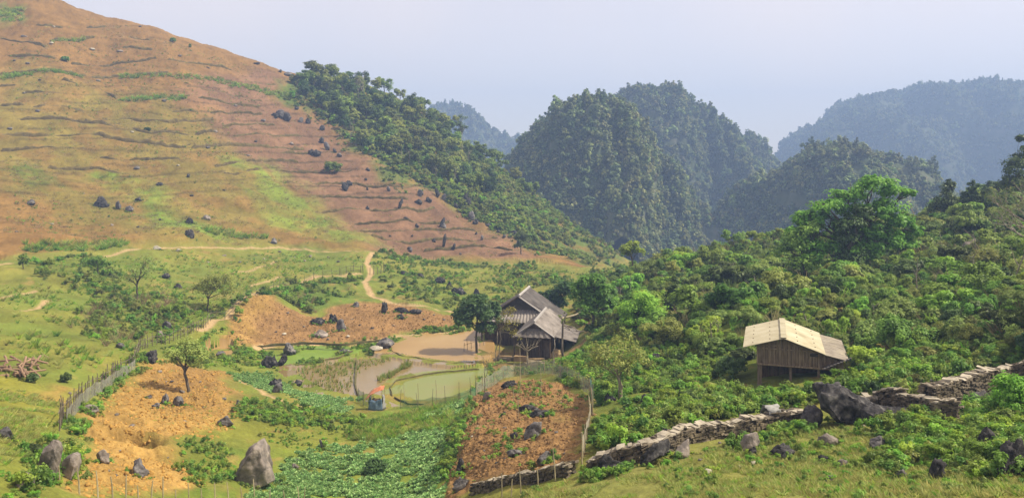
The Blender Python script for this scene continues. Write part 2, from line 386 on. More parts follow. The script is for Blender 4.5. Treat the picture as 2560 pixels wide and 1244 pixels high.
def ground_mat(name, bump=.5, bscale=6., rough=.95, spec=.1, mul=1.):
    m, nt, b = mat(name); L = nt.links
    a = nd(nt, 'ShaderNodeAttribute', attribute_name='Col'); tc = nd(nt, 'ShaderNodeTexCoord')
    n = nd(nt, 'ShaderNodeTexNoise', Scale=bscale, Detail=5, Roughness=.7); L.new(tc.outputs['Object'], n.inputs['Vector'])
    mr = nd(nt, 'ShaderNodeMapRange'); mr.inputs['From Min'].default_value = .3; mr.inputs['From Max'].default_value = .7
    mr.inputs['To Min'].default_value = .75*mul; mr.inputs['To Max'].default_value = 1.25*mul
    L.new(n.outputs['Fac'], mr.inputs['Value'])
    vm = nd(nt, 'ShaderNodeVectorMath', operation='SCALE'); L.new(a.outputs['Color'], vm.inputs[0]); L.new(mr.outputs[0], vm.inputs['Scale'])
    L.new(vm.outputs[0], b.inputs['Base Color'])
    bp = nd(nt, 'ShaderNodeBump', Strength=bump, Distance=.12); L.new(n.outputs['Fac'], bp.inputs['Height']); L.new(bp.outputs[0], b.inputs['Normal'])
    b.inputs['Roughness'].default_value = rough; b.inputs['Specular IOR Level'].default_value = spec
    return m
def water_mat(name, cols, scale, rough, spec=.5, bump=.02, detail=5):
    return noise_mat(name, cols, scale, rough, bump, 12, 'Object', detail, None, spec)
M = {}
M['grass_ground'] = ground_mat('grassy_ground', .7, 5.)
M['soil'] = ground_mat('tilled_soil', .9, 4.5)
M['hill_soil'] = ground_mat('hillside_soil', .6, 2.2)
M['path'] = ground_mat('trodden_dirt', .35, 4.)
M['brown_water'] = water_mat('muddy_water', [(.33, .205, .075), (.37, .235, .09), (.41, .27, .11)], .12, .3, .14, .008)
M['weed_water'] = water_mat('duckweed_water', [(.17, .26, .032), (.21, .32, .04), (.25, .37, .05)], .5, .5, .15, .15)
M['round_water'] = water_mat('pond_algae_water', [(.25, .20, .055), (.22, .235, .042), (.20, .245, .036)], .16, .22, .25, .02)
M['paddy'] = water_mat('wet_paddy_mud', [(.29, .205, .085), (.33, .235, .10), (.36, .27, .14)], .22, .09, .45, .03)
M['rock'] = noise_mat('limestone_rock', [(.04, .036, .04), (.12, .11, .11), (.20, .185, .175), (.36, .33, .28)], 2.2, .9, 1., 7., 'Object')
M['brown_rock'] = noise_mat('weathered_brown_rock', [(.11, .095, .078), (.21, .18, .155), (.31, .26, .22), (.46, .39, .32)], 1.6, .9, 1., 6., 'Object')
M['dark_rock'] = noise_mat('black_karst_rock', [(.012, .011, .012), (.04, .037, .037), (.09, .084, .081), (.25, .235, .21)], 2.6, .9, 1., 9., 'Object')
M['pale_rock'] = noise_mat('pale_stone', [(.33, .29, .22), (.48, .43, .33), (.60, .55, .45)], 2., .9, .6, 8.)
M['bark'] = noise_mat('grey_bark', [(.07, .055, .04), (.14, .115, .085), (.22, .19, .15)], 5., .9, .6, 20., 'Object', 5, (1, 1, .25))
M['pale_bark'] = noise_mat('pale_bark', [(.20, .165, .11), (.30, .25, .17), (.40, .34, .25)], 5., .9, .5, 20., 'Object', 5, (1, 1, .25))
M['dead_bark'] = noise_mat('dead_wood', [(.22, .18, .14), (.33, .28, .22), (.42, .37, .30)], 6., .9, .5, 20.)
M['leaf'] = leaf_mat('mid_green_leaf', (.10, .185, .028), (.275, .42, .075), .42)
M['leaf_dark'] = leaf_mat('dark_green_leaf', (.04, .075, .02), (.13, .20, .055), .35)
M['leaf_bright'] = leaf_mat('bright_green_leaf', (.16, .30, .03), (.36, .54, .075), .45)
M['leaf_olive'] = leaf_mat('olive_green_leaf', (.15, .20, .04), (.34, .40, .10), .4)
M['leaf_yellow'] = leaf_mat('yellow_green_leaf', (.20, .23, .035), (.42, .42, .08), .4)
M['leaf_dry'] = leaf_mat('dry_brown_leaf', (.20, .155, .08), (.38, .30, .16), .4)
M['leaf_far'] = leaf_mat('far_forest_leaf', (.085, .125, .035), (.36, .41, .13), .35, .04, .35)
M['leaf_far_olive'] = leaf_mat('far_forest_olive_leaf', (.10, .12, .045), (.34, .35, .15), .35, .04, .35)
M['leaf_far_dark'] = leaf_mat('far_forest_dark_leaf', (.055, .085, .03), (.23, .28, .10), .3, .04, .3)
M['leaf_wood'] = leaf_mat('hill_wood_leaf', (.10, .155, .026), (.31, .39, .075), .38, .035, .3)
M['clod_gold'] = noise_mat('golden_clod', [(.27, .145, .034), (.45, .26, .065), (.58, .36, .11)], 2., 1., .6, 8.)
M['clod_brown'] = noise_mat('brown_clod', [(.16, .09, .035), (.28, .16, .062), (.40, .25, .105)], 2., 1., .6, 8.)
M['cabbage'] = leaf_mat('cabbage_leaf', (.13, .26, .07), (.38, .56, .20), .35, .015, .2)
M['straw'] = leaf_mat('rice_straw', (.28, .28, .08), (.50, .46, .16), .4)
M['blade'] = leaf_mat('grass_blade', (.28, .31, .075), (.50, .50, .17), .5)

# ------------------------------------------------------------------ the ground, cut along the edges of fields, ponds and paths
def build_ground():
    cols = np.r_[np.arange(-1400, -60, 26), np.arange(-60, 2622, 2.6), np.arange(2622, 4000, 26)]
    NR = 720
    Lg = np.linspace(math.log(7), math.log(1450), 900)
    Fg = lookF(np.repeat(cols[:, None], 900, 1), np.repeat(Lg[None], len(cols), 0))
    w = np.abs(np.gradient(Fg, Lg, axis=1)); ker = np.ones(31)/31
    w = np.apply_along_axis(lambda r: np.convolve(np.pad(r, 15, 'edge'), ker, 'valid'), 1, w)+70
    w[:, Lg > math.log(420)] *= .25; w[:, Lg < math.log(14)] *= .3
    c = np.cumsum(w, 1); c = (c-c[:, :1])/(c[:, -1:]-c[:, :1])
    q = np.linspace(0, 1, NR)
    LL = np.array([np.interp(q, c[i], Lg) for i in range(len(cols))])
    Y = np.exp(LL); X = (cols[:, None]-CX)/FPX*Y
    x = X.ravel(); y = Y.ravel(); z = np.empty(x.shape); col = np.empty((len(x), 3)); zid = np.empty(len(x), int)
    for i in range(0, len(x), 60000):
        z[i:i+60000], col[i:i+60000], zid[i:i+60000] = surface(x[i:i+60000], y[i:i+60000], True)
    V = np.c_[x, y, z]; nc = len(cols)
    a = (np.arange(nc-1)[:, None]*NR+np.arange(NR-1)[None]).ravel()
    F = np.c_[a, a+NR, a+NR+1, a+1]
    fid = zid[a]
    specs = {0: ('ground', 'grass_ground'), 1: ('hillside', 'hill_soil'), 2: ('ploughed_hillside_field', 'hill_soil'), 3: ('ploughed_field', 'soil'), 4: ('ploughed_field', 'soil'),
             5: ('ploughed_field', 'soil'), 6: ('footpath', 'path'), 7: ('pond', 'brown_water'), 8: ('pond', 'weed_water'), 9: ('rice_paddy', 'paddy'), 10: ('pond', 'round_water'), 11: ('pond', 'brown_water')}
    for k, (n, mt) in specs.items():
        f = F[fid == k]
        if not len(f): continue
        u, inv = np.unique(f, return_inverse=True)
        cc = np.c_[col[u], np.ones(len(u))]
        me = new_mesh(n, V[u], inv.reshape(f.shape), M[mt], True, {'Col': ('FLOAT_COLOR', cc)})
        tag(link(n, me), kind='structure')
build_ground()

# ------------------------------------------------------------------ foliage
def leaves_mesh(name, Pn, Nn, size, mt, rng, aspect=.5, droop=.0, var=.3, vals=None, up=None):
    """one small folded leaf per point, facing roughly along its normal"""
    n = len(Pn); N = Nn+rng.normal(0, var, (n, 3)); N /= np.linalg.norm(N, axis=1)[:, None]+1e-9
    T = rng.normal(0, 1, (n, 3)) if up is None else up+rng.normal(0, .25, (n, 3))
    T[:, 2] -= droop; T -= N*(T*N).sum(1)[:, None]; T /= np.linalg.norm(T, axis=1)[:, None]+1e-9
    B = np.cross(N, T); s = (size*rng.uniform(.6, 1.35, n))[:, None]
    fold = N*s*.14
    V = np.stack([Pn-T*s*.5, Pn+B*s*aspect*.5+fold, Pn+T*s*.5, Pn-B*s*aspect*.5+fold], 1).reshape(-1, 3)
    F = np.arange(4*n).reshape(-1, 4)
    v = rng.uniform(0, 1, n) if vals is None else np.clip(vals+rng.normal(0, .16, n), 0, 1)
    return new_mesh(name, V, F, mt, False, {'v': ('FLOAT', np.repeat(v, 4))})
def blob_points(blobs, per, rng, clumps=12, cr=.42, low=-.35):
    """points on leaf clumps sitting on the outsides of ellipsoids: blobs = (x, y, z, rx, ry, rz)"""
    Ps = []; Ns = []; Vs = []
    vol = np.array([(b[3]*b[4]*b[5])**(2/3.) for b in blobs]); vol /= vol.max()
    for b, w in zip(blobs, vol):
        c = np.array(b[:3]); r = np.array(b[3:6])
        k = max(4, int(clumps*(.35+.65*w)))
        d = rng.normal(0, 1, (k, 3)); d /= np.linalg.norm(d, axis=1)[:, None]; d[:, 2] = np.where(d[:, 2] < low, -d[:, 2], d[:, 2])
        cen = c+d*r*rng.uniform(.45, .95, (k, 1))
        for q, dd in zip(cen, d):
            n = max(6, int(per*rng.uniform(.5, 1.4)))
            rr = r.mean()*cr*rng.uniform(.6, 1.25)
            e = rng.normal(0, 1, (n, 3)); e /= np.linalg.norm(e, axis=1)[:, None]
            rad = rng.uniform(.35, 1.05, (n, 1))
            p = q+e*rad*rr*np.array((1.15, 1.15, .8))
            Ps.append(p); Ns.append(e*.7+dd*.4+np.array((0, 0, .75))); Vs.append(np.full(n, rng.uniform(.15, .85)))
    return np.concatenate(Ps), np.concatenate(Ns), np.concatenate(Vs)
def crown_mesh(name, blobs, per, size, mt, seed, clumps=12, cr=.42, low=-.35, aspect=.55, droop=.3):
    rng = np.random.RandomState(seed)
    p, n, v = blob_points(blobs, per, rng, clumps, cr, low)
    return leaves_mesh(name, p, n, size, mt, rng, aspect, droop, .35, v)
def dome(r, h, k, seed, z0=.0):
    rng = np.random.RandomState(seed)
    return [(rng.uniform(-.65, .65)*r, rng.uniform(-.65, .65)*r, z0+h*rng.uniform(.2, .75), r*rng.uniform(.25, .62), r*rng.uniform(.25, .62), h*rng.uniform(.2, .5)) for _ in range(k)]
PROT = {}
def protos(key, meshes):
    c = bpy.data.collections.new('source_'+key)
    for i, me in enumerate(meshes):
        o = bpy.data.objects.new('%s_source' % key, me); c.objects.link(o)
    PROT[key] = (c, meshes)
protos('bush', [crown_mesh('bush_leaves', dome(1.2, 1.5, 5, 100+i), 110, .115+.05*(i % 3), M[m], 50+i, 15) for i, m in enumerate(('leaf', 'leaf', 'leaf_olive', 'leaf', 'leaf_bright', 'leaf_dark', 'leaf_olive', 'leaf'))])
def snag_mesh(seed):
    rng = random.Random(seed); m = MB(); h = rng.uniform(4, 6.5)
    m.tube([(0, 0, -.5), (rng.uniform(-.2, .2), 0, h*.5), (rng.uniform(-.5, .5), 0, h)], [.11, .08, .03], 5)
    for k in range(6):
        z = h*rng.uniform(.45, .95); a = rng.uniform(0, 6.28); L = rng.uniform(.7, 1.6)
        m.tube([(0, 0, z), (math.cos(a)*L*.5, math.sin(a)*L*.5, z+L*.35), (math.cos(a)*L, math.sin(a)*L, z+L*.9)], [.05, .035, .012], 4)
    return m.mesh('snag', M['dead_bark'])
protos('snag', [snag_mesh(5+i) for i in range(5)])
protos('weed', [crown_mesh('weed_leaves', dome(.42, .45, 3, 200+i), 26, .09, M[m], 70+i, 7, .5) for i, m in enumerate(('leaf', 'leaf_bright', 'leaf', 'leaf_olive', 'leaf', 'leaf_bright'))])
protos('thicket', [crown_mesh('thicket_leaves', dome(.9, 1.0, 4, 150+i), 60, .13, M[m], 60+i, 11) for i, m in enumerate(('leaf', 'leaf_olive', 'leaf', 'leaf_bright', 'leaf_olive', 'leaf'))])
protos('wood', [crown_mesh('wood_crown', dome(3.0, 5., 6, 300+i, -.5), 64, .42, M[m], 90+i, 12) for i, m in enumerate(('leaf_wood', 'leaf_wood', 'leaf_dark', 'leaf_wood', 'leaf_olive', 'leaf_wood'))])
protos('scrub', [crown_mesh('scrub_leaves', dome(1.5, 1.9, 5, 330+i, -.2), 36, .32, M[m], 95+i, 9) for i, m in enumerate(('leaf_wood', 'leaf_olive', 'leaf_wood', 'leaf_wood', 'leaf_bright', 'leaf_olive'))])
protos('far', [crown_mesh('far_crown', dome(3.2, 6.5, 4, 400+i, -1), 18, 1.25, M[m], 110+i, 9) for i, m in enumerate(('leaf_far', 'leaf_far_dark', 'leaf_far', 'leaf_far_olive', 'leaf_far_dark', 'leaf_far', 'leaf_far_dark', 'leaf_far'))])
def tuft(seed, n, h, mt, spread=.16, lean=.6, w=.10):
    rng = np.random.RandomState(seed); a = rng.uniform(0, 2*PI, n); r = spread*np.sqrt(rng.uniform(0, 1, n))
    hh = h*rng.uniform(.5, 1.2, n)
    up = np.c_[np.cos(a)*lean, np.sin(a)*lean, np.ones(n)]; p = np.c_[np.cos(a)*r, np.sin(a)*r, hh*.45]
    N = np.c_[-np.sin(a)+rng.normal(0, .5, n), np.cos(a)+rng.normal(0, .5, n), np.zeros(n)+.2]
    N /= np.linalg.norm(N, axis=1)[:, None]; T = up/np.linalg.norm(up, axis=1)[:, None]; B = np.cross(N, T); B /= np.linalg.norm(B, axis=1)[:, None]
    s = hh[:, None]
    V = np.stack([p-T*s*.5-B*s*w*.5, p-T*s*.5+B*s*w*.5, p+T*s*.5+B*s*w*.12, p+T*s*.5-B*s*w*.12], 1).reshape(-1, 3)
    return new_mesh('tuft_blades', V, np.arange(4*n).reshape(-1, 4), mt, False, {'v': ('FLOAT', np.repeat(rng.uniform(0, 1, n), 4))})
protos('grass', [tuft(500+i, 26, .20, M['blade'], .22, 1.1, .16) for i in range(3)]+[tuft(510, 30, .16, M['leaf_bright'], .22, 1.2, .2)])
protos('tall_grass', [tuft(520+i, 40, .7, M[m], .35, .9, .07) for i, m in enumerate(('leaf_bright', 'leaf', 'blade'))])
protos('rice', [tuft(540+i, 16, .42, M[m], .10, .25, .09) for i, m in enumerate(('straw', 'straw', 'leaf', 'leaf_olive'))])
protos('broad', [tuft(570+i, 16, 1.5, M['leaf' if i else 'leaf_bright'], .18, .55, .30) for i in range(3)])
protos('twig', [tuft(560+i, 26, 1.1, M['leaf_dry'], .45, .8, .035) for i in range(2)])
def clod_mesh(seed, mt):
    rng = np.random.RandomState(seed); bm = bmesh.new(); bmesh.ops.create_icosphere(bm, subdivisions=1, radius=.1)
    V = np.array([v.co[:] for v in bm.verts])*rng.uniform(.6, 1.3, (len(bm.verts), 1))*np.array((1.1, 1, .75)); F = np.array([tuple(v.index for v in f.verts) for f in bm.faces]); bm.free()
    return new_mesh('clod', V, F, M[mt])
protos('gold_clod', [clod_mesh(640+i, 'clod_gold') for i in range(4)]); protos('brown_clod', [clod_mesh(650+i, 'clod_brown') for i in range(4)])
protos('stubble', [tuft(660+i, 22, .42, M['leaf_dry'], .5, .8, .07) for i in range(2)]+[tuft(664, 18, .35, M['leaf_olive'], .5, .9, .1)])
def cabbage_mesh(seed):
    rng = np.random.RandomState(seed); Ps = []; Ns = []; U = []
    for ring, (k, r, tl) in enumerate(((7, .20, .5), (5, .12, 1.0), (3, .05, 2.0))):
        for j in range(k):
            a = 2*PI*j/k+rng.uniform(-.3, .3)+ring; d = np.array((math.cos(a), math.sin(a), 0))
            u = d+np.array((0, 0, tl)); Ps.append(d*r+np.array((0, 0, .08+.05*ring))); U.append(u/np.linalg.norm(u)); n = -d*tl+np.array((0, 0, 1.)); Ns.append(n/np.linalg.norm(n))
    return leaves_mesh('cabbage_leaves', np.array(Ps), np.array(Ns), .27, M['cabbage'], rng, .8, 0, .15, None, np.array(U))
protos('cabbage', [cabbage_mesh(600+i) for i in range(4)])

def inst_group(coll):
    g = bpy.data.node_groups.new('scatter', 'GeometryNodeTree')
    g.interface.new_socket('Geometry', in_out='INPUT', socket_type='NodeSocketGeometry')
    g.interface.new_socket('Geometry', in_out='OUTPUT', socket_type='NodeSocketGeometry')
    N = g.nodes; L = g.links
    gi = N.new('NodeGroupInput'); go = N.new('NodeGroupOutput'); ip = N.new('GeometryNodeInstanceOnPoints'); ci = N.new('GeometryNodeCollectionInfo')
    ci.inputs['Collection'].default_value = coll; ci.inputs['Separate Children'].default_value = True; ci.inputs['Reset Children'].default_value = True
    def na(n, t):
        q = N.new('GeometryNodeInputNamedAttribute'); q.data_type = t; q.inputs['Name'].default_value = n; return [s for s in q.outputs if s.enabled][0]
    e = N.new('FunctionNodeEulerToRotation'); L.new(na('rot', 'FLOAT_VECTOR'), e.inputs[0])
    L.new(gi.outputs[0], ip.inputs['Points']); L.new(ci.outputs[0], ip.inputs['Instance']); ip.inputs['Pick Instance'].default_value = True
    L.new(na('idx', 'INT'), ip.inputs['Instance Index']); L.new(e.outputs[0], ip.inputs['Rotation']); L.new(na('scl', 'FLOAT_VECTOR'), ip.inputs['Scale'])
    L.new(ip.outputs[0], go.inputs[0])
    return g
_ig = {}
def scatter_obj(name, key, pts, smin, smax, seed=0, tilt=.12):
    rng = np.random.RandomState(seed+1); coll, ms = PROT[key]; n = len(pts)
    me = bpy.data.meshes.new(name); me.vertices.add(n); me.vertices.foreach_set('co', np.asarray(pts, np.float32).ravel())
    a = me.attributes.new('rot', 'FLOAT_VECTOR', 'POINT'); a.data.foreach_set('vector', np.c_[rng.normal(0, tilt, n), rng.normal(0, tilt, n), rng.uniform(0, 6.28, n)].astype(np.float32).ravel())
    a = me.attributes.new('scl', 'FLOAT_VECTOR', 'POINT'); a.data.foreach_set('vector', ((smin+(smax-smin)*rng.uniform(0, 1, n)**1.6)[:, None]*rng.uniform((.75, .75, .7), (1.25, 1.25, 1.45), (n, 3))).astype(np.float32).ravel())
    a = me.attributes.new('idx', 'INT', 'POINT'); a.data.foreach_set('value', rng.randint(0, len(ms), n).astype(np.int32))
    me.update()
    o = link(name, me); md = o.modifiers.new('scatter', 'NODES')
    if key not in _ig: _ig[key] = inst_group(coll)
    md.node_group = _ig[key]
    return tag(o, kind='stuff')
NOGO = []                                       # plan discs kept free of ground cover
def plan_points(pg, n, rng, keep=0., ws=3., skip_ids=(6, 7, 8, 9, 10, 11), ids=None, sink=.03, soft=.07):
    """n random points in a plan polygon (denser where a noise field is high)"""
    lo = pg.min(0); hi = pg.max(0); out = []; got = 0; tries = 0
    while got < n and tries < 40:
        tries += 1
        x = rng.uniform(lo[0], hi[0], n*2); y = rng.uniform(lo[1], hi[1], n*2)
        e = min(soft*min(hi[0]-lo[0], hi[1]-lo[1])+.01, 2.5); s = sdf(pg, x, y, e*2)
        k = (s > -e) & (s+(fbm(x/(e*2.5), y/(e*2.5), 3, 71)-.5)*3.2*e > rng.uniform(-.4, 1., len(x))*e)
        if keep: k &= fbm(x/ws, y/ws, 3, 77) > keep+rng.uniform(-.06, .06, len(x))
        for cx, cy, r in NOGO: k &= (x-cx)**2+(y-cy)**2 > r*r
        x = x[k]; y = y[k]
        if not len(x): continue
        z, c, zi = surface(x, y, True)
        k = ~np.isin(zi, skip_ids) if ids is None else np.isin(zi, ids)
        out.append(np.c_[x[k], y[k], z[k]-sink]); got += int(k.sum())
    return np.concatenate(out)[:n] if out else np.zeros((0, 3))

# ------------------------------------------------------------------ karst hills behind
def hill(sil, D, Wd, base, seed, res, label_n, drop=16, rough=1., power=2.2, ncrown=2500, smin=.7, smax=1.3, key='far', rk=.0):
    q = np.array(P(sil)); xs = (q[:, 0]-CX)/FPX*D; zs = (HY-(q[:, 1]+drop))/FPX*D
    x = np.arange(xs[0], xs[-1]+res, res); Wm = Wd
    y = np.arange(D-Wm, D+Wm+res, res)
    X, Y = np.meshgrid(x, y, indexing='ij')
    def hz(X, Y):
        Xw = X+(fbm(X/(Wm*.25), Y/(Wm*.25), 3, seed+9)-.5)*Wm*.10*rough
        zt = np.interp(Xw, xs, zs); H = np.maximum(zt-base, 0)
        wloc = Wm*(.35+.65*np.clip(H/(zs.max()-base), 0, 1))
        off = (fbm(X/(Wm*.45), np.zeros_like(X)+seed, 2, seed)-.5)*Wm*.7
        t = np.abs(Y-D-off*np.clip(H/(zs.max()-base), 0, 1))/wloc
        pr = np.clip(1-t**power, 0, 1)
        gully = (fbm(X/(Wm*.14), Y/(Wm*.5), 4, seed+4)-.5)*rough*.72*np.clip(t*2.2, 0, 1)
        return base-4+H*np.clip(pr*(1-gully*1.2)-np.abs(gully)*.12, 0, 1.0)+np.clip(t*3, 0, 1)*rough*Wm*.05*(fbm(X/9, Y/9, 2, seed+7)-.5)
    Z = hz(X, Y); ny = len(y)
    a = (np.arange(len(x)-1)[:, None]*ny+np.arange(ny-1)[None]).ravel()
    me = new_mesh('hill', np.c_[X.ravel(), Y.ravel(), Z.ravel()], np.c_[a, a+ny, a+ny+1, a+1], M['hill_floor'], True)
    tag(link('hill', me), kind='structure')
    rng = np.random.RandomState(seed)
    px = rng.uniform(xs[0], xs[-1], ncrown*10); py = rng.uniform(D-Wm, D+Wm*.35, ncrown*10)
    pz = hz(px, py); e = 2.
    gx = (hz(px+e, py)-pz)/e; gy = (hz(px, py+e)-pz)/e
    keep = (pz > base+2) & (rng.uniform(0, 1, len(px)) < np.sqrt(1+gx*gx+gy*gy)/4.)
    keep &= fbm(px/14+3, pz/9, 3, seed+31) > .30+rng.uniform(-.05, .05, len(px))
    pts = np.c_[px, py, pz-.6][keep][:ncrown]
    rs_ = rng.rand(len(pts)) < .07
    o = scatter_obj('forest', key, pts[~rs_], smin, smax, seed, .2)
    tag(scatter_obj('forest', key, pts[rs_], smax, smax*1.45, seed+1, .15), 'taller crowns rising from the forest of the '+label_n, 'forest')
    tag(o, 'dense haze-veiled forest covering the '+label_n, 'forest')
    return lambda u: (np.interp((u-CX)/FPX*D, xs, zs))
M['hill_floor'] = noise_mat('forest_floor', [(.04, .06, .022), (.075, .095, .04), (.15, .15, .10)], .12, 1., .8, .5)
hill('1225,560 1262,420 1290,360 1340,285 1380,250 1430,230 1510,226 1550,248 1610,310 1690,400 1770,490 1850,580 1930,650', 440, 95, -62, 3, 2.5, 'near round karst hill in the middle', 20, 1., 2.4, 8000, .3, .85)
hill('1430,400 1500,270 1535,225 1570,203 1620,193 1700,205 1760,240 1800,290 1840,345 1870,405 1920,520', 620, 100, -62, 13, 3, 'taller karst dome behind the near one', 18, 1., 2.6, 6000, .32, .95)
hill('1790,420 1840,335 1880,322 1910,342 1945,380 1975,440 2010,540', 690, 80, -62, 23, 3.5, 'small far knoll beside the tall dome', 15, .8, 2.2, 1000, .5, 1.0)
hill('1780,600 1830,490 1880,430 1940,385 1990,352 2050,335 2150,348 2250,378 2310,430 2350,500 2420,600', 420, 90, -55, 33, 2.5, 'dark knoll behind the big green tree', 24, 1., 2.2, 6500, .28, .8)
hill('1880,470 1940,420 1972,372 2015,324 2080,270 2180,228 2300,203 2370,198 2450,206 2560,220 2700,240 2900,290 3200,400', 1150, 270, -68, 43, 7, 'broad blue hill at the far side', 9, .8, 2.4, 14000, .5, 1.05)
hill('960,420 1040,310 1070,280 1100,258 1140,250 1180,270 1210,300 1290,338 1350,356 1450,420 1600,500', 1250, 150, -68, 53, 6, 'small blue peak in the gap', 7, .8, 2.2, 2200, .9, 1.5)

# ------------------------------------------------------------------ rocks
def rock_verts(seed, e, sharp=.5, sub=3, cuts=9, flute=0.):
    rng = np.random.RandomState(seed)
    bm = bmesh.new(); bmesh.ops.create_icosphere(bm, subdivisions=sub, radius=1)
    V = np.array([v.co[:] for v in bm.verts]); F = [tuple(v.index for v in f.verts) for f in bm.faces]; bm.free()
    for k in range(cuts):
        n = rng.normal(0, 1, 3); n[2] = n[2]*.7+.15; n /= np.linalg.norm(n); h = rng.uniform(.42, .82)
        d = V@n-h; V = V-np.where(d > 0, d, 0)[:, None]*n*.92
    s = seed*3.1
    for fq, am in ((1.6, .22), (3.7, .12), (8., .06)):
        d = (fbm(V[:, 0]*fq+s, V[:, 1]*fq+V[:, 2]*fq*1.3, 2, seed % 91)-.5)*am*sharp*2
        V = V*(1+d[:, None])
    if flute:
        a = np.arctan2(V[:, 1], V[:, 0]); d = np.abs(fbm(np.cos(a)*2.6+s, np.sin(a)*2.6+V[:, 2]*.9, 3, seed % 83)-.5)*flute
        d += np.maximum(0, fbm(V[:, 0]*3.3+s, V[:, 1]*3.3+V[:, 2]*2.7, 2, seed % 71)-.52)*flute*1.4
        V = V*(1-d[:, None]*1.5)*np.array((1.1, 1.1, 1.08))
        V[:, 2] += (V[:, 2] > 0)*(fbm(V[:, 0]*2.4+s, V[:, 1]*2.4, 2, seed % 67)-.5)*flute*.8
    return V*np.array(e), F
def rock_mesh(seed, e, mt, sharp=.6, sub=3, cuts=9, lean=0., taper=0.):
    V, F = rock_verts(seed, e, sharp, sub, cuts, {'dark_rock': .55, 'rock': .3}.get(mt, .12))
    if taper: V[:, :2] *= (1-taper*np.clip(V[:, 2:3]/e[2], -.2, 1))
    V[:, 0] += V[:, 2]*lean
    return new_mesh('rock', V, np.array(F), M[mt], False)
FEET = []
def boulder(px, py, w, h, label, mt='rock', dy=.7, lean=0., name='boulder', cat='boulder', sub=4, sharp=.8, sink=.2, cuts=8, group=None, seed=None):
    """px, py = middle of the foot in the photograph, w, h = size in its pixels"""
    p = at(px, py-2); s = p.y/FPX; W = w*s*.92; H = h*s*.95; FEET.append((p.x, p.y, W))
    e = (W/2*1.08, W/2*dy, H/(2-sink*2)*1.06)
    o = link(name, rock_mesh(seed or int(px*7+py*3) % 9973, e, mt, sharp, sub, cuts, lean, .42 if 'pointed' in label or 'slab' in label else .2), None, (p.x, p.y+W*.2*dy, p.z+e[2]*(1-2*sink)), random.uniform(-.4, .4))
    return tag(o, label, cat, group)
def hull_rock(px, py, outline, depth, label, mt, seed, cat='boulder', back=.75, rough=.09):
    """a boulder from its silhouette seen square on: (across, up) in pixels of the photograph about the middle of its foot"""
    p = at(px, py-2); s = p.y/FPX; bm = bmesh.new(); rng = random.Random(seed); D = depth*s
    xs = [q[0] for q in outline]; cx = sum(xs)/len(xs); FEET.append((p.x, p.y, (max(xs)-min(xs))*s))
    for k, (fy, sc) in enumerate(((-.5, .80), (-.12, 1.), (.5, back))):
        for x, u in outline:
            bm.verts.new(((cx+(x-cx)*sc)*s+rng.uniform(-.05, .05)*D, (fy+rng.uniform(-.12, .12))*D, (u*(.86 if k == 0 else 1 if k == 1 else .9) if u > 4 else u-10)*s))
    bmesh.ops.convex_hull(bm, input=bm.verts[:]); bmesh.ops.delete(bm, geom=[v for v in bm.verts if not v.link_faces], context='VERTS')
    bmesh.ops.triangulate(bm, faces=bm.faces[:])
    for _ in range(5):
        L = [e for e in bm.edges if e.calc_length() > D*.10]
        if not L or len(bm.verts) > 6000: break
        bmesh.ops.subdivide_edges(bm, edges=L, cuts=1); bmesh.ops.triangulate(bm, faces=[f for f in bm.faces if len(f.verts) > 3])
    bm.normal_update(); V = np.array([v.co[:] for v in bm.verts]); N = np.array([v.normal[:] for v in bm.verts]); R = D
    n = 0
    for f, a in ((1.3, 1.), (3., .6), (7., .35), (15., .2)):
        n = n+a*(fbm(V[:, 0]*f/R+seed, V[:, 1]*f/R+V[:, 2]*f*.8/R, 2, seed)-.5)+a*.5*(np.abs(fbm(V[:, 0]*f*1.3/R-seed, V[:, 2]*f*.5/R+V[:, 1]*f/R, 2, seed+5)-.5)*-2)
    V = V+N*(n*R*rough*2)[:, None]; F = [tuple(v.index for v in f.verts) for f in bm.faces]; bm.verts.index_update(); F = np.array([tuple(v.index for v in f.verts) for f in bm.faces]); bm.free()
    o = link('boulder', new_mesh('rock', V, F, M[mt], False), None, p); return tag(o, label, cat)
hull_rock(634, 1214, [(-60, 0), (-55, 16), (-40, 46), (-18, 78), (14, 112), (28, 108), (36, 86), (46, 58), (57, 32), (54, 8), (0, 0)], 66, 'large pale grey pointed boulder standing beside the lower cabbage patch', 'brown_rock', 3, rough=.075)
hull_rock(122, 1206, [(-30, 0), (-26, 40), (-10, 84), (12, 102), (28, 98), (34, 76), (22, 40), (12, 0)], 36, 'tall leaning brown limestone slab by the lower end of the stake fence', 'brown_rock', 4, rough=.06)
hull_rock(172, 1196, [(-24, 0), (-20, 30), (-4, 56), (14, 66), (26, 58), (26, 34), (14, 0)], 34, 'rounded grey slab next to the tall leaning slab at the fence end', 'brown_rock', 5, rough=.06)
hull_rock(2098, 1062, [(-52, 42), (-62, 66), (-60, 96), (-40, 112), (0, 110), (40, 90), (78, 62), (110, 44), (120, 4), (60, 0), (10, 2), (-30, 20)], 100, 'huge black overhanging boulder that the stone wall runs up to', 'dark_rock', 6, rough=.12)
hull_rock(2215, 1058, [(-60, 0), (-66, 34), (-30, 48), (20, 44), (70, 40), (92, 26), (96, 0)], 60, 'long dark rock face joined to the huge black boulder', 'dark_rock', 7, rough=.12)
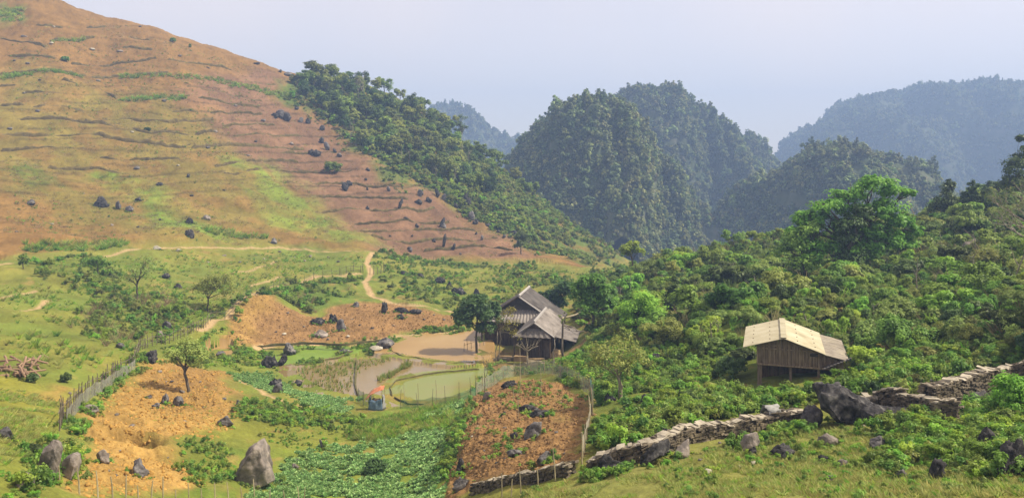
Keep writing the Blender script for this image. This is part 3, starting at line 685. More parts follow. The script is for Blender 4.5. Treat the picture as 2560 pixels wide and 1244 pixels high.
for a in [
 (58, 1222, 45, 42, 'small pointed grey rock left of the tall leaning slab', 'brown_rock', .7, .3),
 (12, 1100, 45, 34, 'round grey boulder on yellow grass at the picture edge', 'rock', .8, 0),
 (255, 1165, 38, 30, 'brown rock at the lower rim of the golden ploughed field beside the pit', 'brown_rock', .8, 0),
 (345, 1192, 56, 38, 'dark blocky boulder below the pit in the golden field', 'rock', .8, 0),
 (222, 1030, 55, 18, 'flat pale ledge rock beside the stake fence in the golden field', 'brown_rock', .6, 0),
 (413, 1013, 22, 26, 'upright grey rock near the middle of the golden field', 'rock', .7, 0),
 (443, 1022, 34, 24, 'grey rough boulder right of the upright rock in the golden field', 'rock', .8, 0),
 (390, 1024, 26, 16, 'low flat grey rock left of the upright rock in the golden field', 'rock', .7, 0),
 (372, 998, 18, 8, 'tiny flat rock in the upper golden field below the small tree', 'rock', .8, 0),
 (563, 1068, 38, 22, 'grey rock on the edge between golden soil and green bank', 'rock', .8, 0),
 (595, 1017, 20, 15, 'small grey rock on grass left of the twin dark rocks', 'rock', .8, 0),
 (377, 910, 52, 30, 'wide dark brown boulder behind the bend of the stake fence', 'dark_rock', .7, 0),
 (720, 884, 38, 28, 'blocky slate grey boulder at the end of the duckweed pond', 'rock', .9, 0),
 (672, 918, 40, 30, 'dark rounded boulder at the end of the dry stone bank above the cabbages', 'dark_rock', .8, 0),
 (704, 908, 34, 24, 'dark leaning boulder beside the duckweed pond corner', 'dark_rock', .8, .3),
 (689, 962, 38, 25, 'black rough boulder at the edge of the upper cabbage patch', 'dark_rock', .8, 0),
 (693, 980, 26, 20, 'brown rock just below the black boulder by the cabbages', 'rock', .8, 0),
 (742, 955, 34, 20, 'dark wedge rock between cabbages and rice stubble', 'dark_rock', .7, -.2),
 (963, 876, 44, 28, 'big grey boulder standing between the brown pond and the stubble paddy', 'rock', .9, 0),
 (940, 883, 32, 14, 'pale low slab beside the big pond boulder', 'pale_rock', .7, 0),
 (858, 886, 32, 11, 'flat pale rock on the muddy dike of the duckweed pond', 'rock', .6, 0),
 (800, 846, 40, 18, 'layered brown ledge rock in the middle ploughed field', 'brown_rock', .7, 0),
 (850, 830, 34, 30, 'upright grey rock in the middle ploughed field', 'rock', .6, 0),
 (797, 816, 44, 16, 'low dark rock in the middle ploughed field', 'dark_rock', .6, 0),
 (830, 812, 30, 22, 'dark jagged rock among weeds in the middle ploughed field', 'dark_rock', .7, 0),
 (960, 790, 22, 30, 'dark upright rock in the right part of the middle field', 'dark_rock', .7, 0),
 (1005, 785, 40, 16, 'row of dark rocks near the top of the middle field', 'dark_rock', .5, 0),
 (1035, 788, 44, 17, 'long dark rough rock near the top right of the middle field', 'dark_rock', .5, 0),
 (1003, 800, 24, 12, 'small dark rock below the long one in the middle field', 'dark_rock', .6, 0),
 (891, 770, 18, 14, 'grey rock on the rim of the middle field near the footpath', 'rock', .8, 0),
 (1048, 692, 24, 12, 'dark rock on the meadow right of the path gate', 'dark_rock', .7, 0),
 (1100, 712, 30, 18, 'black rock at the head of the diagonal outcrop on the meadow', 'dark_rock', .6, 0),
 (1124, 722, 22, 20, 'black rock in the middle of the diagonal outcrop on the meadow', 'dark_rock', .6, 0),
 (1146, 734, 44, 24, 'largest black rock of the diagonal outcrop on the meadow', 'dark_rock', .6, 0),
 (1192, 738, 20, 18, 'last black rock of the diagonal outcrop near the house', 'dark_rock', .6, 0),
 (1010, 685, 40, 9, 'low dark ledge above the gate meadow', 'dark_rock', .4, 0),
 (475, 604, 28, 22, 'dark round boulder by the hillside path', 'dark_rock', .8, 0),
 (683, 612, 20, 16, 'grey pointed boulder beside the hillside path', 'rock', .8, 0),
 (410, 695, 28, 14, 'dark rock on the meadow right of the leaning tree', 'dark_rock', .7, 0),
 (445, 720, 22, 15, 'dark rock on the meadow above the round green tree', 'dark_rock', .7, 0),
 (276, 690, 16, 14, 'pale grey rock on grass left of the leaning tree', 'rock', .8, 0),
 (390, 628, 22, 9, 'white flat rock on the edge of the hillside path', 'pale_rock', .7, 0),
 (446, 630, 16, 7, 'whitish rock just below the hillside path', 'pale_rock', .7, 0),
 (415, 826, 26, 20, 'grey boulder above the stake fence below the round tree', 'rock', .8, 0),
 (385, 808, 18, 14, 'small grey boulder up the slope from the fence', 'rock', .8, 0),
 (398, 840, 20, 16, 'brown boulder tucked against the fence slope', 'brown_rock', .8, 0),
 (300, 880, 22, 18, 'dark rock at the left side of the fence bend', 'rock', .8, 0),
 (548, 868, 26, 14, 'pale boulder at the little puddle', 'rock', .8, 0),
 (253, 508, 46, 28, 'big dark bush-topped outcrop on the lower hillside', 'dark_rock', .8, 0),
 (296, 516, 16, 22, 'grey upright rock right of the dark outcrop on the hillside', 'rock', .7, 0),
 (322, 524, 20, 14, 'grey low rock at the foot of the hillside outcrop', 'rock', .7, 0),
 (74, 510, 26, 14, 'grey slanting rock on the orange hillside at left', 'rock', .7, .3),
 (345, 497, 18, 11, 'dark small rock on the green hillside patch', 'dark_rock', .7, 0),
 (400, 460, 22, 11, 'dark tilted slab lying on the bare hillside', 'dark_rock', .6, .4),
 (470, 436, 14, 12, 'small dark block on the bare hillside', 'dark_rock', .7, 0),
 (340, 420, 16, 9, 'pale rock on the hillside above the green patch', 'rock', .7, 0),
 (470, 556, 30, 14, 'dark rock above the hillside path', 'dark_rock', .7, 0),
 (515, 548, 20, 12, 'brown rock right of the dark one above the path', 'brown_rock', .7, 0),
 (2030, 1066, 62, 52, 'grey rounded boulder with pale foot at the wall end', 'rock', .7, 0),
 (1895, 1018, 30, 32, 'brown half-buried rock behind the stone wall', 'rock', .7, 0),
 (2350, 1205, 66, 50, 'black block boulder on the lower right grass', 'dark_rock', .8, 0),
 (2250, 1196, 32, 24, 'grey wedge rock left of the black block boulder', 'rock', .7, .2),
 (2198, 1120, 44, 30, 'grey mound rock beside the trodden track', 'rock', .8, 0),
 (2200, 1152, 26, 20, 'pointed grey rock below the mound rock by the track', 'rock', .7, 0),
 (2222, 1176, 34, 16, 'low dark rock in weeds above the wedge rock', 'dark_rock', .7, 0),
 (2078, 1202, 36, 15, 'low grey cone rock on the lower right grass', 'rock', .8, 0),
 (1880, 1130, 66, 40, 'sloping grey slab below the stone wall', 'brown_rock', .7, .2),
 (1968, 1142, 80, 32, 'dark slanting ledge below the wall middle', 'dark_rock', .6, .2),
 (2075, 1118, 54, 28, 'brown blocky rock left of the trodden track', 'brown_rock', .7, 0),
 (1885, 1142, 30, 22, 'small dark boulder below the sloping slab', 'dark_rock', .8, 0),
 (2065, 1152, 44, 20, 'dark veined rock at the left of the track', 'dark_rock', .7, 0),
 (2108, 1166, 40, 20, 'brown low rock right beside the track', 'brown_rock', .8, 0),
 (1886, 1158, 22, 14, 'small pale cube-like stone on the grass below the slab', 'pale_rock', .9, 0),
 (1710, 1138, 60, 40, 'pale streaked slab leaning on the foot of the wall', 'brown_rock', .6, .4),
 (1640, 1160, 80, 62, 'dark bedrock under the left part of the stone wall', 'dark_rock', .5, .4),
 (1672, 1100, 44, 34, 'black boulder capping the stone wall at its dip', 'dark_rock', .7, 0),
 (1588, 1096, 56, 32, 'black cracked rock among weeds above the wall', 'dark_rock', .8, 0),
 (1612, 1026, 30, 30, 'dark rock on the weedy slope below the hut', 'dark_rock', .8, 0),
 (1525, 1012, 34, 22, 'dark rock at the foot of the three-stemmed tree', 'dark_rock', .8, 0),
 (1644, 912, 32, 32, 'black boulder in bushes between house and hut', 'dark_rock', .8, 0),
 (1688, 922, 26, 20, 'black rock right of the black boulder in the bushes', 'dark_rock', .8, 0),
 (1520, 1190, 90, 44, 'shaded bedrock at the low corner of the stone wall', 'dark_rock', .5, 0),
 (1322, 1032, 60, 18, 'long grey outcrop in the upper part of the brown mound', 'dark_rock', .5, .5),
 (1272, 972, 38, 20, 'dark outcrop below the net fence on the brown mound', 'dark_rock', .6, .5),
 (1218, 1003, 20, 22, 'brownish upright stone at the left of the brown mound', 'brown_rock', .7, .3),
 (1345, 1052, 62, 24, 'dark diagonal outcrop in the middle of the brown mound', 'dark_rock', .5, .6),
 (1335, 1100, 60, 40, 'grey furrowed outcrop ridge low on the brown mound', 'rock', .5, .4),
 (1360, 1160, 52, 34, 'dark outcrop in shadow at the foot of the brown mound', 'rock', .6, 0),
 (1290, 1148, 44, 20, 'small grey outcrop left of the shadowed one on the mound', 'rock', .7, 0),
 (1258, 1046, 16, 14, 'small black rock alone on the brown mound', 'dark_rock', .8, 0),
 (1285, 1105, 22, 18, 'dark plant-ringed rock in the middle of the brown mound', 'dark_rock', .8, 0),
 (1150, 1190, 30, 40, 'dark rock at the bank corner beside the lower cabbages', 'dark_rock', .7, 0),
 (1155, 1225, 44, 30, 'rough rock at the lowest corner of the mound bank', 'rock', .7, .3),
 (930, 1063, 22, 13, 'small black rock in the bright grass below the tarp shelter', 'dark_rock', .8, 0),
 (738, 1178, 22, 14, 'brown block stone at the edge of the lower cabbages', 'brown_rock', .9, 0),
 (740, 1160, 18, 8, 'flat stone just above the brown block by the cabbages', 'rock', .8, 0),
 (803, 1122, 10, 20, 'thin upright stone at the top of the lower cabbages', 'rock', .6, -.3),
 (2440, 640, 90, 44, 'grey crumbled outcrop on the bushy right slope', 'brown_rock', .6, 0),
 (2535, 1200, 110, 90, 'black rock mass in the lower right corner', 'dark_rock', .7, 0),
 (2470, 1130, 60, 60, 'black overgrown rock above the corner rock mass', 'dark_rock', .6, 0),
 (2305, 960, 60, 20, 'grey rock behind the right stone wall', 'rock', .6, 0),
 (2415, 952, 44, 18, 'slate rock leaning behind the high right wall', 'rock', .6, 0),
 (2450, 1020, 56, 40, 'grey slab under the right stone wall near the bush', 'rock', .6, .3),
 (1185, 1052, 14, 9, 'small stone at the upper mound bank', 'rock', .8, 0)]:
    boulder(*a)
o = boulder(1770, 1190, 30, 14, 'white angular stone lying alone on the lower right grass', 'pale_rock', .6, .5, 'white_stone', 'stone', 3)
# earth banks of the terraces and mud dikes of the ponds
M['bank'] = noise_mat('dry_grass_bank', [(.06, .048, .02), (.12, .09, .035), (.19, .15, .05)], 1.2, 1., .8, 4.)
M['dike'] = noise_mat('mud_dike', [(.07, .06, .03), (.13, .115, .045), (.18, .17, .06)], 1.5, 1., .8, 5.)
BANKLINES = []
def bank(name, spec, h, mt, seed, step=.45, zp=None, gap=.31):
    if zp is None: q = line(spec)
    else: q = np.array([((x-CX)/FPX*d, d) for x, d in [(c[0], zp*FPX/(HY-c[1])) for c in P(spec)]])
    seg = np.r_[0, np.cumsum(np.hypot(*np.diff(q, axis=0).T))]; n = max(4, int(seg[-1]/step)); s = np.linspace(0, seg[-1], n)
    x = np.interp(s, seg, q[:, 0]); y = np.interp(s, seg, q[:, 1]); y = y+(fbm(s/5, s*0+seed, 3, seed)-.5)*1.3*(zp is None)+(fbm(s/1.1, s*0, 2, seed+3)-.5)*.5
    hh = h*np.clip((fbm(s/6, s*0+seed, 3, seed+1)-gap)*5, .0, 1)*(.6+.8*vnoise(s/.9, s*0, seed+2)); hh[0] = hh[-1] = 0
    tx = np.gradient(x); ty = np.gradient(y); L = np.hypot(tx, ty)+1e-9; ux, uy = -ty/L, tx/L; k = np.where(uy < 0, -1, 1); ux, uy = ux*k, uy*k
    V = []; off = ((-.12, -.12, 0), (-.05, .45, .5), (.06, 1., 1.), (.35, .95, 1.), (1.3, -.10, 0))
    for o, f, g in off:
        X = x+ux*o*h*1.2; Y = y+uy*o*h*1.2; V.append(np.c_[X, Y, (surface(X, Y) if zp is None else np.full(n, zp))+f*hh*(f > 0)+(f if f < 0 else 0)])
    V = np.stack(V, 1).reshape(-1, 3); m = len(off); F = np.array([(i*m+j, (i+1)*m+j, (i+1)*m+j+1, i*m+j+1) for i in range(n-1) for j in range(m-1)])
    tag(link(name, new_mesh(name, V, F, M[mt], False)), kind='structure')
    kk = hh > .15*h; BANKLINES.append(np.c_[x+ux*h*.25, y+uy*h*.25][kk])
for k, s in enumerate("""0,181 63,184 216,185|230,186 315,182 423,178|153,212 198,221|245,215 290,240|468,217 540,230 657,243|58,241 135,243|477,245 558,254 648,261|72,279 153,279 225,288 338,292 423,297 536,295|432,272 509,274|527,283 585,283 657,286|40,315 108,311 162,312 234,315 315,320 383,324 450,325 576,326|558,311 689,310|585,333 675,335 756,333|0,351 135,351 239,349 315,353 387,356 450,360 495,358 563,353 648,360 761,365|248,398 333,394 450,387|540,412 594,401 653,398|648,389 747,394|689,423 801,425 880,428|715,452 901,457 1060,459|766,487 966,490 1022,487|789,522 920,517 1088,515|826,545 1125,548|901,576 1060,571 1190,566|929,599 1097,599 1246,599|1060,622 1223,620 1283,629|126,101 238,95|216,72 266,74|90,58 157,68|180,149 234,155 315,153 392,146|297,97 374,108|306,122 383,126|0,95 58,101 113,112|0,130 60,136 140,140|420,150 500,160 580,175|0,271 60,275|700,373 800,378|0,385 120,380 230,384|120,425 250,422 330,430|560,430 650,425|0,214 40,216|600,196 690,212""".split('|')):
    bank('terrace_bank', s, .62 if k not in (13, 10, 7) else .8, 'bank', 10+k)
for k, (s, z) in enumerate((('962,870 1000,890 1090,904 1140,909 1188,907', -21.95), ('980,985 974,968 990,950 1060,934 1130,926 1198,921', -22.0), ('985,992 1020,1008 1060,1011 1140,1006 1180,986', -22.0), ('712,912 760,910 850,894 885,877', -21.95), ('890,898 885,960 895,990', -22.08), ('640,866 760,858 860,861 955,850', -21.3))):
    bank('mud_dike', s, .17 if k not in (1, 2) else .07, 'dike', 70+k, .3, z, .2)
# upright karst teeth on the red ploughed slope
KARST = '700,290,24,34 716,300,22,30 690,296,14,18 684,288,14,12 752,300,18,22 768,304,16,22 805,318,16,20 803,352,22,18 815,368,18,26 790,388,34,24 780,382,22,20 835,376,12,16 848,392,16,14 920,430,14,12 862,476,22,28 870,462,22,20 972,470,12,16 915,448,10,9 918,468,8,12 1000,516,12,34 1050,486,16,26 1045,500,24,18 1070,500,18,18 1092,486,16,30 1110,494,14,22 1014,546,14,14 920,516,12,10 1105,560,16,32 1110,568,18,18 1042,565,12,14 1170,520,22,38 1165,508,18,26 1180,545,16,30 1190,556,14,16 1110,620,14,42 1135,625,12,22 1026,622,14,16 1022,614,10,12 1085,606,14,12 1185,556,16,10 1205,602,10,18 1245,580,12,10 1285,590,22,18 1300,606,18,16 1060,598,8,8 1030,588,8,8 975,590,8,7 1190,582,8,9 1150,640,8,8 740,270,14,10 1140,512,14,14 1220,562,20,12 1260,600,14,14 1320,612,14,14 640,170,22,8 700,182,16,12 720,190,22,14 745,190,30,14 770,192,24,10'
for k, s in enumerate(KARST.split()):
    px, py, w, h = [float(v) for v in s.split(',')]
    boulder(px, py, w*.95, h*.8, 'dark weathered limestone tooth sticking out of the red ploughed slope', 'dark_rock' if k % 4 else 'rock', .7, random.uniform(-.3, .3), 'limestone_outcrop', 'rock', 3, 1., .1, 6, 'limestone teeth on the red ploughed slope')
# loose stones lying about
LOOSE = [rock_mesh(900+k, (.5, .4, .32), m, .6, 2, 7) for k, m in enumerate(('rock', 'rock', 'brown_rock', 'pale_rock', 'dark_rock', 'brown_rock'))]
def loose(spec, label, group, size, seed, which=(0, 1, 2, 3, 4, 5)):
    rng = random.Random(seed)
    for s in spec.split():
        px, py = [float(v) for v in s.split(',')]
        p = at(px, py); q = rng.uniform(.6, 1.3)*size*p.y/FPX
        o = link('stone', LOOSE[rng.choice(which)], None, (p.x, p.y, p.z+q*.12), rng.uniform(0, 6), (q*1.1, q, q*.8)); tag(o, label, 'stone', group)
loose('175,975 60,85 130,105 35,150 135,65 70,160 215,300 330,330 520,360 60,240 95,290 305,40 350,80 245,195 410,250 540,325 620,380 480,480 280,560 40,590 130,560 180,590 210,480 345,570 400,545 250,420 25,330 445,405 560,470 640,350 730,350 660,300 590,260 520,170 450,140 300,130 230,120 100,210', 'small loose stone lying on the terraced orange hillside', 'loose stones on the terraced hillside', 13, 5)
loose('700,632 735,640 762,655 775,640 660,650 600,660 520,655 560,640 800,665 820,640 640,640 845,655', 'small pale stone on the sloping meadow above the fence', 'loose stones on the meadow', 10, 6)
loose('1210,1130 1232,1140 1240,1160 1180,1100 1195,1068 1225,1020 1262,1075 1300,1130 1400,1010 1420,1050 1390,1090 1215,1160 1265,1150 1320,1180 1410,1140 1380,1030 1205,1040', 'small stone on the clods of the brown mound', 'stones on the brown mound', 12, 7)
loose('650,1040 560,1000 330,1060 290,1040 460,1060 510,1020 300,1130 270,1190 290,1200 420,1150 500,960 400,940 430,960 440,975 415,955 455,985', 'small clod-like stone on the golden ploughed field', 'stones on the golden field', 14, 8, (1, 2, 5))
loose('760,820 880,800 900,815 690,830 720,800 1060,800 1085,790 930,825 985,815 1110,800 870,845 820,850 760,850 710,840', 'small stone on the middle ploughed field', 'stones on the middle field', 10, 9)
loose('2140,1090 2160,1070 2180,1062 2210,1066 2130,1080 2040,1090 1800,1110 1830,1120 1790,1125 1815,1135 1750,1150 1930,1160 2010,1165 2140,1190 2160,1205 2050,1215 1850,1165 1700,1165 1980,1195 2300,1215 2380,1235', 'small stone on the grass below the stone wall', 'stones below the stone wall', 13, 10)

# ------------------------------------------------------------------ dry stone walls
M['wall_stone'] = noise_mat('dry_wall_stone', [(.06, .05, .038), (.13, .105, .075), (.21, .17, .115), (.33, .27, .18)], 2.5, .95, .8, 9.)
M['wall_core'] = noise_mat('wall_core', [(.03, .028, .025), (.07, .06, .05)], 3., 1.)
M['coping'] = noise_mat('sunlit_coping_stone', [(.20, .17, .125), (.39, .34, .26), (.54, .48, .37)], 2.2, .95, .6, 9.)  # top slabs paler than the wall faces: sunlight put into their colour
WALLFEET = []
def stone_wall(label, spec, h, thick=.5, seed=1):
    rng = random.Random(seed)
    pts = [at(float(a), float(b)) for a, b in (q.split(',') for q in spec.split())]
    for a, b in zip(pts, pts[1:]):
        for k in range(3): c = a.lerp(b, k/3); WALLFEET.append((c.x+.25, c.y-1.0, .75))
    t = thing('stone_wall', label, 'wall', pts[len(pts)//2]); o0 = t.location.copy()
    st = MB(); co = MB(); core = MB()
    for k in range(len(pts)-1):
        a = pts[k]; b = pts[k+1]; L = (b-a).length; n = Vector((b.y-a.y, a.x-b.x, 0)).normalized(); d = (b-a).normalized()
        ang = math.atan2(d.y, d.x); R = Matrix.Rotation(ang, 3, 'Z')@Matrix.Rotation(-math.asin(max(-1, min(1, d.z))), 3, 'Y')
        core.box((a+b)/2+Vector((0, 0, h*.45-.1))-o0, (L+.02, thick*.6, h*.9), R)
        z = -.25; h0_ = h
        ha = h*(.82+.34*vnoise(k*.9, seed*3.1, 4)); h = float(ha)
        while z < h-.05:
            hh = rng.uniform(.05, .13)
            for side in (1, -1):
                s = rng.uniform(-.2, 0)
                while s < L:
                    w = rng.uniform(.10, .36)
                    if rng.random() < .96:
                        c = a+d*(s+w/2)+n*side*(thick*.32+rng.uniform(-.05, .07))+Vector((0, 0, z+hh/2+rng.uniform(-.02, .02)))-o0
                        st.box(c, (w*.97, thick*.42, hh*.92), R@Matrix.Rotation(rng.uniform(-.14, .14), 3, 'Y')@Matrix.Rotation(rng.uniform(-.12, .12), 3, 'Z'), .16)
                    s += w
            z += hh
        s = 0
        while s < L:
            w = rng.uniform(.14, .42); hh = rng.uniform(.04, .10)
            c = a+d*(s+w/2)+n*rng.uniform(-.08, .08)+Vector((0, 0, h+rng.uniform(-.07, .06)))-o0
            co.box(c, (w*.98, thick*rng.uniform(.6, 1.15), hh), R@Matrix.Rotation(rng.uniform(-.2, .2), 3, 'Y')@Matrix.Rotation(rng.uniform(-.15, .15), 3, 'X'), .18)
            s += w*.93
        h = h0_
    core.build('core', M['wall_core'], t); st.build('masonry', M['wall_stone'], t); co.build('coping', M['coping'], t)
    return t
stone_wall('long dry stone wall with sunlit pale coping climbing from the brown mound to the grey rounded boulder', '1478,1178 1530,1166 1600,1150 1650,1136 1712,1110 1760,1098 1820,1086 1880,1074 1935,1062 2000,1056', .72, .5, 1)
stone_wall('dry stone wall running over the black rock face behind the huge boulder', '2140,1040 2200,1034 2250,1040 2318,1044', 1.0, .5, 2)
stone_wall('high dry stone wall rising to the right picture edge past the bright bush', '2318,1030 2365,1020 2425,1004 2480,986 2530,970 2580,956 2640,940 2800,900', 1.2, .55, 3)
stone_wall('short broken stone wall spur coming forward below the high right wall', '2320,1052 2350,1058 2388,1058', .95, .5, 4)
stone_wall('low crumbling stone kerb along the bottom edge of the brown mound', '1190,1222 1240,1215 1300,1204 1360,1196 1425,1186', .42, .55, 5)

# ------------------------------------------------------------------ fences
M['stake'] = noise_mat('weathered_stake', [(.09, .07, .05), (.17, .14, .10), (.27, .23, .17)], 4., .95, .3, 20.)
M['bamboo'] = noise_mat('dry_bamboo', [(.30, .24, .14), (.42, .35, .22), (.52, .45, .30)], 4., .8, .3, 20.)
def net_mat(name, col, alpha):
    m, nt, b = mat(name); L = nt.links
    b.inputs['Base Color'].default_value = (*[v*KA for v in col], 1); b.inputs['Roughness'].default_value = .7
    tc = nd(nt, 'ShaderNodeTexCoord'); n = nd(nt, 'ShaderNodeTexNoise', Scale=1.4, Detail=4); L.new(tc.outputs['Object'], n.inputs['Vector'])
    mr = nd(nt, 'ShaderNodeMapRange'); mr.inputs['From Min'].default_value = .3; mr.inputs['From Max'].default_value = .7; mr.inputs['To Min'].default_value = alpha-.18; mr.inputs['To Max'].default_value = alpha+.18
    L.new(n.outputs['Fac'], mr.inputs['Value'])
    t = nd(nt, 'ShaderNodeBsdfTransparent'); ms = nd(nt, 'ShaderNodeMixShader'); L.new(mr.outputs[0], ms.inputs[0]); L.new(t.outputs[0], ms.inputs[1]); L.new(b.outputs[0], ms.inputs[2])
    L.new(ms.outputs[0], nt.nodes['Material Output'].inputs['Surface'])
    return m
M['net_grey'] = net_mat('grey_net', (.36, .36, .29), .5); M['net_green'] = net_mat('green_net', (.08, .25, .13), .5); M['net_blue'] = net_mat('turquoise_net', (.08, .40, .38), .8)
M['net_pale'] = net_mat('pale_torn_net', (.52, .46, .36), .75)
def resample(spec, step):
    q = [at(*c) for c in P(spec)]; out = [q[0]]; acc = 0
    for a, b in zip(q, q[1:]):
        n = max(1, int(math.hypot(b.x-a.x, b.y-a.y)/.05)); ds = math.hypot(b.x-a.x, b.y-a.y)/n
        for i in range(n):
            acc += ds; y = a.y+(b.y-a.y)*(i+1)/n
            if acc >= (step(y) if callable(step) else step):
                acc = 0; x = a.x+(b.x-a.x)*(i+1)/n; out.append(Vector((x, y, gz(x, y))))
    if acc > .2: out.append(q[-1])
    return out
def fence(label, spec, step, h, r, rails=(), post='stake', net=None, seed=1, netw=(.0, .9), name='stake_fence', jit=.22):
    rng = random.Random(seed); pts = resample(spec, step); t = thing(name, label, 'fence', pts[len(pts)//2]); o0 = t.location.copy()
    tops = []
    for p in pts[:98]:
        hh = h*rng.uniform(1-jit, 1+jit); ln = Vector((rng.uniform(-.1, .1), rng.uniform(-.1, .1), 0))*hh
        m = MB().tube([p-o0-Vector((0, 0, .25)), p-o0+Vector((0, 0, hh*.5))+ln*.4, p-o0+ln+Vector((0, 0, hh))], [r*1.1, r, r*.7], 5)
        m.build('post', M[post], t); tops.append((p-o0, ln, hh))
    if len(pts) > 98:
        m = MB()
        for p in pts[98:]: m.tube([p-o0-Vector((0, 0, .2)), p-o0+Vector((rng.uniform(-.1, .1), 0, h*rng.uniform(.8, 1.2)))], r, 4)
        m.build('post', M[post], t)['kind'] = 'stuff'
    for f in rails:
        m = MB(); q = [p-o0+Vector((rng.uniform(-.03, .03), -.03, h*f+rng.uniform(-.06, .06))) for p in pts]
        for a in range(0, len(q)-1, 4): m.tube(q[a:a+5], r*.75, 5)
        m.build('rail', M[post], t)
    if net:
        V = []; F = []; n = 0
        P2 = []
        for i in range(len(pts)-1):
            for k in range(4): P2.append((pts[i]*(1-k/4)+pts[i+1]*(k/4)-o0, k/4))
        P2.append((pts[-1]-o0, 0))
        for p, f in P2:
            sag = math.sin(PI*f)
            for j in range(4):
                w = j/3; V.append(p+Vector((rng.uniform(-.02, .02), .05+sag*.05*rng.uniform(-1, 1), h*(netw[0]+(netw[1]-netw[0])*w)*(1-.10*sag*w*rng.uniform(.5, 1.6)))))
        F = [(i*4+j, (i+1)*4+j, (i+1)*4+j+1, i*4+j+1) for i in range(len(P2)-1) for j in range(3)]
        link('net', new_mesh('net', V, F, M[net], True), t)
    return t
fence('long grey stake fence climbing the left slope past the golden ploughed field', '148,1085 158,1060 200,1000 232,975 290,945 335,915 350,880 370,862 440,845 480,828 540,796 600,775 650,742 700,716 770,700 850,686 905,676', lambda y: .62 if y < 62 else 1.0 if y < 95 else 2.6, 1.25, .035, (.35, .75), 'stake', None, 1)
fence('grey net hung on stakes beside the lower part of the long stake fence', '165,1068 205,1008 236,984 293,955 338,925', 2.2, 1.05, .02, (), 'stake', 'net_grey', 2, name='net_fence')
fence('row of dark posts flanking the footpath gate at the right', '925,682 950,680 962,678', .9, 1.7, .06, (), 'stake', None, 3, name='gate_fence')
fence('stretch of tall stakes left of the footpath gate', '850,684 880,680 908,678', 1.6, 1.6, .05, (.7,), 'stake', None, 4, name='gate_fence')
fence('grey net fence along the top of the brown mound below the house', '1190,985 1240,958 1300,938 1340,936 1400,946 1440,962 1476,985', 1.5, 1.25, .025, (), 'bamboo', 'net_grey', 5, (.02, .95), 'net_fence')
fence('green net fence along the near bank of the round pond', '1000,1022 1060,1018 1120,1012 1160,1004 1190,985', 1.8, 1.5, .02, (), 'stake', 'net_green', 6, (.0, .5), 'net_fence')
fence('turquoise net panel at the right corner of the brown mound', '1476,985 1480,1010 1482,1040', 1., 1.5, .025, (), 'bamboo', 'net_blue', 7, (.0, .95), 'net_fence')
fence('torn pale net fence down the right side of the brown mound to the wall', '1478,1035 1470,1090 1462,1130 1455,1165', 1.2, 1.1, .03, (), 'bamboo', 'net_pale', 8, (.1, .9), 'net_fence', .35)
fence('thin stake fence along the bottom edge in front of the golden field', '150,1215 205,1238 260,1244 330,1246 420,1250 520,1254 640,1256 760,1258', .9, .8, .03, (), 'bamboo', None, 9, jit=.4)
fence('stakes standing in front of the low kerb of the brown mound', '1255,1244 1300,1238 1330,1228 1365,1215 1395,1200', .75, .95, .026, (), 'bamboo', None, 10, jit=.4)
fence('small green net fence by the tarp shelter at the cabbages', '895,1008 915,1015 935,1020', 1., 1.3, .025, (), 'stake', 'net_green', 11, (.0, .95), 'net_fence')
fence('short stake fence on the dark verge under the red slope', '1040,655 1075,660 1110,662', 1.4, 1.5, .05, (), 'stake', None, 12)
fence('little wooden pen fence at the right end of the brown pond', '1160,885 1175,880 1195,876 1210,872', .8, 1.2, .03, (.6,), 'stake', None, 13)

# ------------------------------------------------------------------ buildings
M['asbestos'] = noise_mat('grey_cement_sheet', [(.075, .066, .06), (.13, .115, .105), (.20, .18, .165)], .9, .9, .2, 6.)
M['asbestos_light'] = noise_mat('paler_cement_sheet', [(.15, .13, .115), (.25, .22, .195), (.35, .31, .275)], .9, .9, .2, 6.)
M['cream_sheet'] = noise_mat('cream_cement_sheet', [(.40, .35, .22), (.56, .50, .34), (.66, .60, .43)], .7, .85, .15, 6.)
M['old_sheet'] = noise_mat('worn_grey_sheet', [(.26, .22, .18), (.38, .33, .26), (.48, .42, .31)], .9, .9, .2, 6.)
M['ridge'] = noise_mat('ridge_cap_cement', [(.36, .33, .31), (.46, .43, .40)], 2., .9)
M['timber'] = noise_mat('old_timber', [(.055, .037, .022), (.12, .082, .05), (.19, .13, .08)], 2., .9, .4, 12., 'Object', 6, (3, 3, .6))
M['plank'] = noise_mat('weathered_plank', [(.12, .088, .06), (.22, .165, .115), (.34, .26, .18)], 2.2, .9, .5, 14., 'Object', 6, (4, 4, .5))
M['clay'] = noise_mat('tan_clay', [(.28, .18, .08), (.40, .27, .13), (.50, .36, .19)], 1.5, .95, .5, 6.)
def frame(o, a): 
    a = Vector((a[0], a[1], 0)).normalized(); b = Vector((-a.y, a.x, 0))
    return lambda u, v, w: a*u+b*v+Vector((0, 0, w))
def sheet(name, c00, c10, c11, c01, mt, parent, pitch=.25, amp=.035, thick=.03, rows=3, wob=0.):
    """corrugated sheet: waves run along c00->c10, corrugations run c00->c01"""
    c00, c10, c11, c01 = map(Vector, (c00, c10, c11, c01)); n = max(2, int((c10-c00).length/pitch*4))
    nr = (c10-c00).cross(c01-c00).normalized(); V = []
    for i in range(n+1):
        f = i/n
        for j in range(rows+1):
            g = j/rows; p = (c00*(1-f)+c10*f)*(1-g)+(c01*(1-f)+c11*f)*g
            V.append(p+nr*(amp*math.sin(2*PI*i/4)+wob*(random.random()-.5)*(j > 0)))
    F = [(i*(rows+1)+j, (i+1)*(rows+1)+j, (i+1)*(rows+1)+j+1, i*(rows+1)+j+1) for i in range(n) for j in range(rows)]
    o = link(name, new_mesh(name, V, F, mt, False), parent)
    md = o.modifiers.new('thickness', 'SOLIDIFY'); md.thickness = thick; md.offset = 0
    return o
